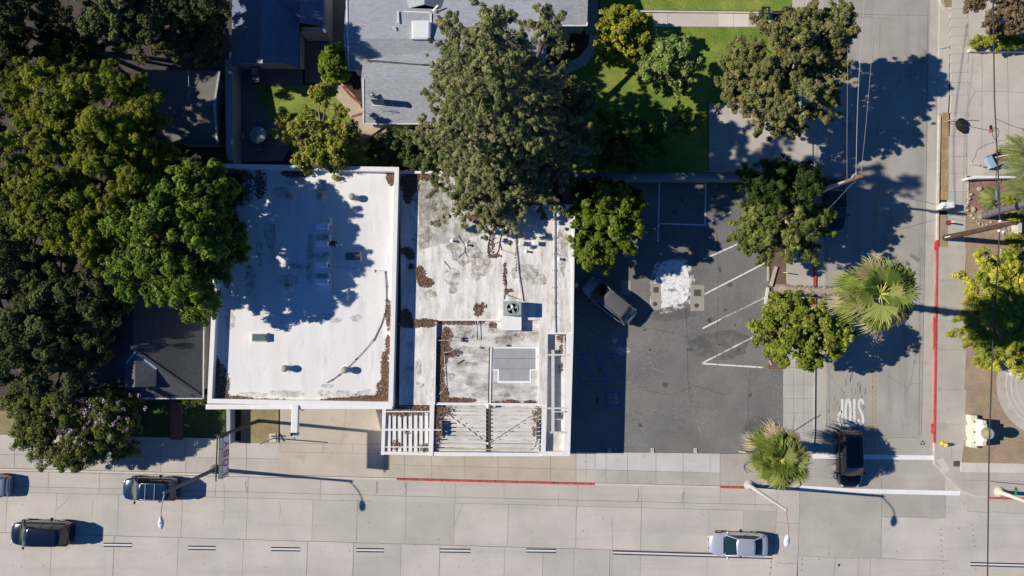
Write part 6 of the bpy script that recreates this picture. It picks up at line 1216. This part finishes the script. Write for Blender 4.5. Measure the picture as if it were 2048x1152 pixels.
# boulders
bo = [('grey boulder in the upper left of the mulch bed',1959,378,6,.9),('pale boulder on the left edge of the mulch bed',1942,389,4.5,.8),('larger boulder below the pale one at the bed edge',1938,397,4.8,.9),('speckled boulder alone below the edge stones',1947,419,5,1.3),('round cream stone at the foot of the dark palm trunk',1962,433,5,1),('boulder left of the shrubs under the splice case',1989,407,5,.8),('dark boulder just below the one under the splice case',1987,415,5.5,.6),('boulder beside the yellow shrub by the cable',2007,407,5,.9),('tall pale stone right of the pole near the edge',2018,459,3,1.6),('stone above the row left of the tall pale stone',2009,454,3,1),('second stone of the short row by the cable',2011,461,3,.9),('third stone of the short row by the cable',2007,468,3,1.2),('small stone at the right end of the white fence',1999,363,3,1.1),('pale stone below the left end of the mulch bed edge',1935,421,4,.8),('pale stone above it at the bed edge',1934,411,3.5,1)]
rr = random.Random(9)
for lab,px,py,r_,as_ in bo:
    t = thing('boulder', lab, 'rock', G(px,py,.11), group='rocks in the planting bed'); s_ = r_/23.7; k = MB(); k.ell(G(px,py,.11+s_*.35), s_, s_*as_, s_*.7, 12, 8, jit=.09, rnd=rr); k.build('stone', M_rock, t)
i = 0
for px,py in [(1936,364+j*5.2) for j in range(9)]+[(1943+j*5,431+j*6) for j in range(3)]+[(1958,447),(1966,450),(1974,449),(1982,444),(1988,438)]+[(2003,500+j*6) for j in range(9)]:
    t = thing('edging_stone', 'small pale stone in the curved and straight rows edging the planting bed', 'rock', G(px,py,.11), group='edging stones'); k = MB(); s_ = rr.uniform(.09,.14); k.ell(G(px,py,.13), s_, s_*rr.uniform(.8,1.4), s_*.7, 10, 7, rot=rr.uniform(0,3), jit=.08, rnd=rr); k.build('stone', mat('edge_stone',(.46,.41,.34),var=.15,scale=5) if i == 0 else MATS['edge_stone'], t); i += 1
# trailer
t = thing('steel_trailer', 'open steel trailer with a pale blue front on the cracked corner of the driveway', 'trailer', G(1995,317,.1))
c = G(1996,317,.5); ang = R(24); mm = Matrix.Rotation(ang,3,'Z'); q = lambda x,y,z: Vector((c.x,c.y,0))+mm@Vector((x,y,0))+Vector((0,0,z))
def ob(x,y,z,sx,sy,sz): k = MB(); k.obox(q(x,y,z),sx,sy,sz,ang); return k
ob(0,0,.25,1.9,.95,.05).build('bed', mat('rusty_bed',(.20,.10,.07),var=.2,scale=3), t); ob(-.80,0,.30,.55,1.0,.45).build('front_box', M_bluesteel, t, bevel=.03)
ob(0.1,.50,.25,2.1,.06,.5).build('side_rail', M_dkgrey, t); ob(0.1,-.50,.25,2.1,.06,.5).build('side_rail', M_bluesteel, t)
k = MB(); k.tube([q(-.4,.2,.85),q(1.1,-.15,.85)], .05, 8); k.build('pole_load', M_whitem, t); k = MB(); k.tube([q(-1.0,-.3,.4),q(-1.45,-.1,.35)], .04, 6); k.build('drawbar', M_dkgrey, t)
for s_ in (-1,1): k = MB(); k.tube([q(.5,s_*.54,.3),q(.5,s_*.68,.3)], .22, 14); k.build('wheel', M_tyre, t)
t = thing('concrete_log', 'short pale concrete block lying left of the trailer', 'block', G(1955,327,.12)); k = MB(); k.tube([G(1942,327,.2),G(1959,330,.2)], .09, 7); k.build('block', M_kerb, t)
t = thing('black_heap', 'black heap lying on the right sidewalk near the top of the verge', 'unidentified', G(1922,250,.13)); rr2 = random.Random(4); k = MB(); k.ell(G(1923,250,.2), .50,.58,.30, 16, 10, jit=.12, rnd=rr2); k.ell(G(1928,258,.18), .30,.42,.24, 12, 8, jit=.12, rnd=rr2); k.build('sheet', mat('heap_black',(.008,.008,.009),rough=.9,var=0), t)  # stands for an unidentified black spot on the walk
t = thing('bent_rod', 'thin pale bent rod arching beside the black heap', 'rod', G(1893,243,.13)); k = MB(); k.tube([G(1891,244,.15),G(1903,239,.5),G(1917,233,1.0),G(1928,230,1.2),G(1941,232,1.1)], .03, 6); k.build('rod', M_galv, t)
cable('short black cable from the kerb to the small red box', [(1893,246,5.9),(1935,252,6.4),(1979,261,7.3)], .025, M_wire)
# parking lot bits
for lab,(x0,y0,x1,y1),sq,ci in (('concrete drain pad splashed with white paint, left of the white patch',(1302,566,1321,619),(1307,574,1317,585),(1310,608)),('clean concrete drain pad right of the white patch',(1381,570,1409,622),(1388,579,1402,592),(1393,611))):
    t = thing('drain_pad', lab, 'drain cover', G((x0+x1)/2,(y0+y1)/2,.1), group='drain pads in the parking lot'); k = MB(); k.gbox(x0,y0,x1,y1,.0,.122); k.build('pad', mat('pad_concrete',(.33,.30,.25),var=.1) if 'pad_concrete' not in MATS else MATS['pad_concrete'], t)
    k = MB(); k.gbox(*sq,.1,.132); k.build('square_cover', M_rust, t); k = MB(); k.lathe(G(*ci,.12), [(.19,0),(.19,.012),(.16,.014)], 20); k.build('round_cover', M_rust, t)
t = thing('drain_pad', 'tan concrete pad mostly hidden in shadow behind the crossover', 'drain cover', G(1255,570,.1)); k = MB(); k.gbox(1243,561,1262,590,.0,.118); k.build('pad', MATS['pad_concrete'], t)
for lab,px in (('bolted concrete anchor block in shade at the lot entrance',1219),('bolted concrete anchor block left of centre at the sunny lot entrance',1305),('bolted concrete anchor block right of centre at the sunny lot entrance',1391)):
    t = thing('anchor_block', lab, 'concrete block', G(px,902,.1), group='anchor blocks along the lot entrance'); k = MB(); k.gbox(px-3,896.5,px+3,906,.1,.17); k.build('block', M_kerb, t); k = MB(); k.lathe(G(px,900,.17), [(.035,0),(.035,.03)], 8); k.build('bolt', M_dark, t)
for lab,a,b,w_ in (('grey timber plank lying in the planter, upper one',(1553,533),(1542,572),.26),('weathered plank lying at the planter edge, lower one',(1536,575),(1530,618),.24)):
    t = thing('timber_plank', lab, 'plank', G(*a,.14), group='loose planks by the planter'); k = MB(); k.beam(G(*a,.30),G(*b,.30),w_,.12); k.build('plank', M_plank if 'grey' in lab else mat('pale_plank',(.62,.60,.56),var=.1), t, bevel=.01)
t = thing('planter_edging', 'thin wooden edging boards along the left side of the planter', 'edging', G(1536,540,.1))
for a,b in (((1537,505),(1537,562)),((1536,602),(1534,640))): k = MB(); k.beam(G(*a,.24),G(*b,.24),.13,.14); k.build('board', M_plank, t)
t = thing('wood_scrap', 'small pale wood scrap in the bottom end of the planter', 'wood scrap', G(1541,725,.14)); k = MB(); k.beam(G(1539,721,.22),G(1543,730,.22),.14,.08); k.build('scrap', M_plank, t)
t = thing('concrete_block', 'small white block at the lower right of the planter', 'block', G(1567,717,.14)); k = MB(); k.gbox(1561,715,1570,720,.14,.3); k.build('block', M_whitem, t)
def stubpost(label, a, b, z, m, grp, r=.045):
    t = thing('bollard_post', label, 'post', G(*a,.1), group=grp); k = MB(); k.tube([G(*a,.1), G(*b,z)], r, 8); k.build('post', m, t)
stubpost('short yellow topped stake beside the upper planter and sidewalk', (1567,545), (1575,545.3), 1.0, mat('pale_yellow',(.62,.56,.25),var=.05), 'short stakes by the lot')
stubpost('short yellow stake left of the short fan palm', (1478,903), (1492,905), 1.1, MATS['pale_yellow'], 'short stakes by the lot')
stubpost('thin rusty sign post on the corner walk above the short fan palm', (1583,866), (1590,830), 2.2, mat('rusty_post',(.30,.20,.16),var=.1), None, .03)
t = thing('bicycle_rack', 'thin black hoop rack left of the short fan palm', 'bike rack', G(1492,934,.13)); k = MB(); k.tube([G(1497+9*math.cos(R(a)),934+11*math.sin(R(a)),.16+.35*abs(math.sin(R(a)))) for a in range(90,281,15)], .025, 6); k.build('hoop', M_dark, t)
t = thing('wall_light', 'small white box on the dark lot wall beside the crossover', 'light fixture', G(1154,570,.9)); k = MB(); k.gbox(1152.6,566,1156,573.5,.1,1.9); k.build('housing', M_whitem, t)
t = thing('manhole_cover', 'dark round manhole cover low in the junction', 'manhole', G(1678,1130,0)); k = MB(); k.lathe(G(1678,1130,0), [(.10,.004),(.10,.010)], 16); k.build('cover', M_dark, t)
for j,(px,py) in enumerate([(1604,1118),(1604,1129),(1603,1140),(1881,1059),(1881,1070),(1882,1081),(1882,1091),(1883,1102),(1884,1113),(1885,1125),(1886,1136),(1887,1147),(1944,1049),(1945,1060),(1946,1071),(1947,1082),(1949,1093),(1951,1138),(1541,1124),(1541,1135),(1540,1146)]):
    t = thing('road_stud', 'small dark round stud in the dotted rows crossing the junction', 'road stud', G(px,py,0), group='dotted road studs'); k = MB(); k.lathe(G(px,py,0), [(.05,.0),(.045,.016),(.01,.02)], 10); k.build('stud', M_joint, t)
t = thing('manhole_cover', 'small round grey cover on the right sidewalk, upper one', 'manhole', G(1884,562,.13)); k = MB(); k.lathe(G(1885,562,.13), [(.18,.0),(.18,.006)], 18); k.build('cover', mat('grey_cover',(.33,.35,.36),var=.1), t)
t = thing('manhole_cover', 'small round grey cover on the right sidewalk, lower one', 'manhole', G(1880,778,.13)); k = MB(); k.lathe(G(1880,778,.13), [(.20,.0),(.20,.006)], 18); k.build('cover', MATS['grey_cover'], t)
tr_ = MB(); 
tri = [(1841,889),(1850,889),(1845.5,881)]; P = [G(*p,.012) for p in tri]; tr_.ribbon([(1841,889),(1850,889)], .06, .012); tr_.ribbon([(1850,889),(1845.5,881)], .06, .012); tr_.ribbon([(1845.5,881),(1841,889)], .06, .012); struct('triangle_marking', tr_, M_black)
t = thing('wheelie_bin', 'black wheeled bin standing at the end of the light path on the lawn', 'bin', G(1524,30,.13)); c = G(1524,32,.13)
k = MB(); k.obox(c, .62,.62,.95); k.build('bin_body', M_bin, t, bevel=.03); k = MB(); k.obox(c+Vector((0,0,.955)), .72,.74,.07); k.build('lid', M_bin, t, bevel=.02); k = MB(); k.tube([c+Vector((-.3,.38,.9)),c+Vector((.3,.38,.9))], .02, 6); k.build('handle', M_bin, t)
lt = MB(); u_ = c+Vector((.12,.02,1.028)); lt.add([u_+Vector((-.05,-.18,0)),u_+Vector((.02,-.18,0)),u_+Vector((.02,.18,0)),u_+Vector((-.05,.18,0))], [(0,1,2,3)]); lt.build('lid_sticker', M_whitem, t)
for s_ in (-1,1): k = MB(); k.tube([c+Vector((s_*.28,.33,-.02)),c+Vector((s_*.33,.33,-.02))], .1, 10); k.build('wheel', M_tyre, t)
# patio set
t = thing('round_table', 'round grey metal table on the shaded patio', 'table', G(522,275,.13)); c = G(522,275,.13)
k = MB(); k.lathe(c, [(.70,.70),(.72,.72),(.70,.74),(.0,.745)], 28); k.build('table_top', mat('pale_table',(.34,.35,.36),rough=.4,var=.1), t)
for a in range(4): k = MB(); d = Vector((math.cos(R(45+90*a)),math.sin(R(45+90*a)),0)); k.tube([c+d*.5, c+d*.42+Vector((0,0,.7))], .025, 6); k.build('leg', M_dkgrey, t)
for lab,a in (('metal garden chair on the upper side of the patio table',95),('metal garden chair on the right side of the patio table',5),('metal garden chair on the lower side of the patio table',272),('metal garden chair in deep shade left of the patio table',180)):
    d = Vector((math.cos(R(a)),math.sin(R(a)),0)); p = c+d*.98; t = thing('garden_chair', lab, 'chair', p, R(a), group='metal chairs round the patio table')
    k = MB(); k.obox((0,0,.42), .44,.46,.03); k.build('seat', M_dkgrey, t, local=True); k = MB(); k.tube([(.22,-.22,.42),(.30,-.22,.85),(.30,.22,.85),(.22,.22,.42)], .02, 6); k.obox((.27,0,.5),.02,.4,.3); k.build('backrest', M_galv, t, local=True)
    for x,y in ((-.2,-.2),(.2,-.2),(-.2,.2),(.2,.2)): k = MB(); k.tube([(x,y,0),(x,y,.42)], .015, 5); k.build('leg', M_galv, t, local=True)
t = thing('barbecue_cabinet', 'low dark cabinet with two pale lids on the covered patio', 'cabinet', G(509,150,.16)); k = MB(); k.gbox(502,132,519,164,.16,.9); k.build('cabinet_body', M_dkgrey, t); k = MB(); k.gbox(503,136,514,149,.9,1.0); k.gbox(504,153,518,160,.9,1.0); k.build('lid', M_galv, t)
t = thing('white_pillar', 'white block pillar at the right edge among the shrubs', 'pillar', G(2040,465,.1)); k = MB(); k.gbox(2036,445,2044,475,.1,.9); k.build('pillar_body', M_kerb, t, bevel=.02)
t = thing('white_shed', 'white corner of a low shed at the right edge below the shrubs', 'shed', G(2046,535,.1)); k = MB(); k.gbox(2036,523,2075,545,.1,1.6); k.build('shed_wall', M_whitem, t); k = MB(); k.gbox(2035,522,2076,546,1.6,1.66); k.build('shed_roof', M_whitem, t)
t = thing('white_bench', 'white slatted bench end by the round concrete pad', 'bench', G(2035,745,.12)); k = MB(); k.gbox(2022,739,2048,743,.12,.8); k.build('backrest', M_whitem, t); k = MB(); k.gbox(2022,744,2048,751,.45,.5); k.build('seat', M_whitem, t)
for x in (2025,2045): k = MB(); k.gbox(x,744,x+2,750,.12,.45); k.build('leg', M_whitem, t)
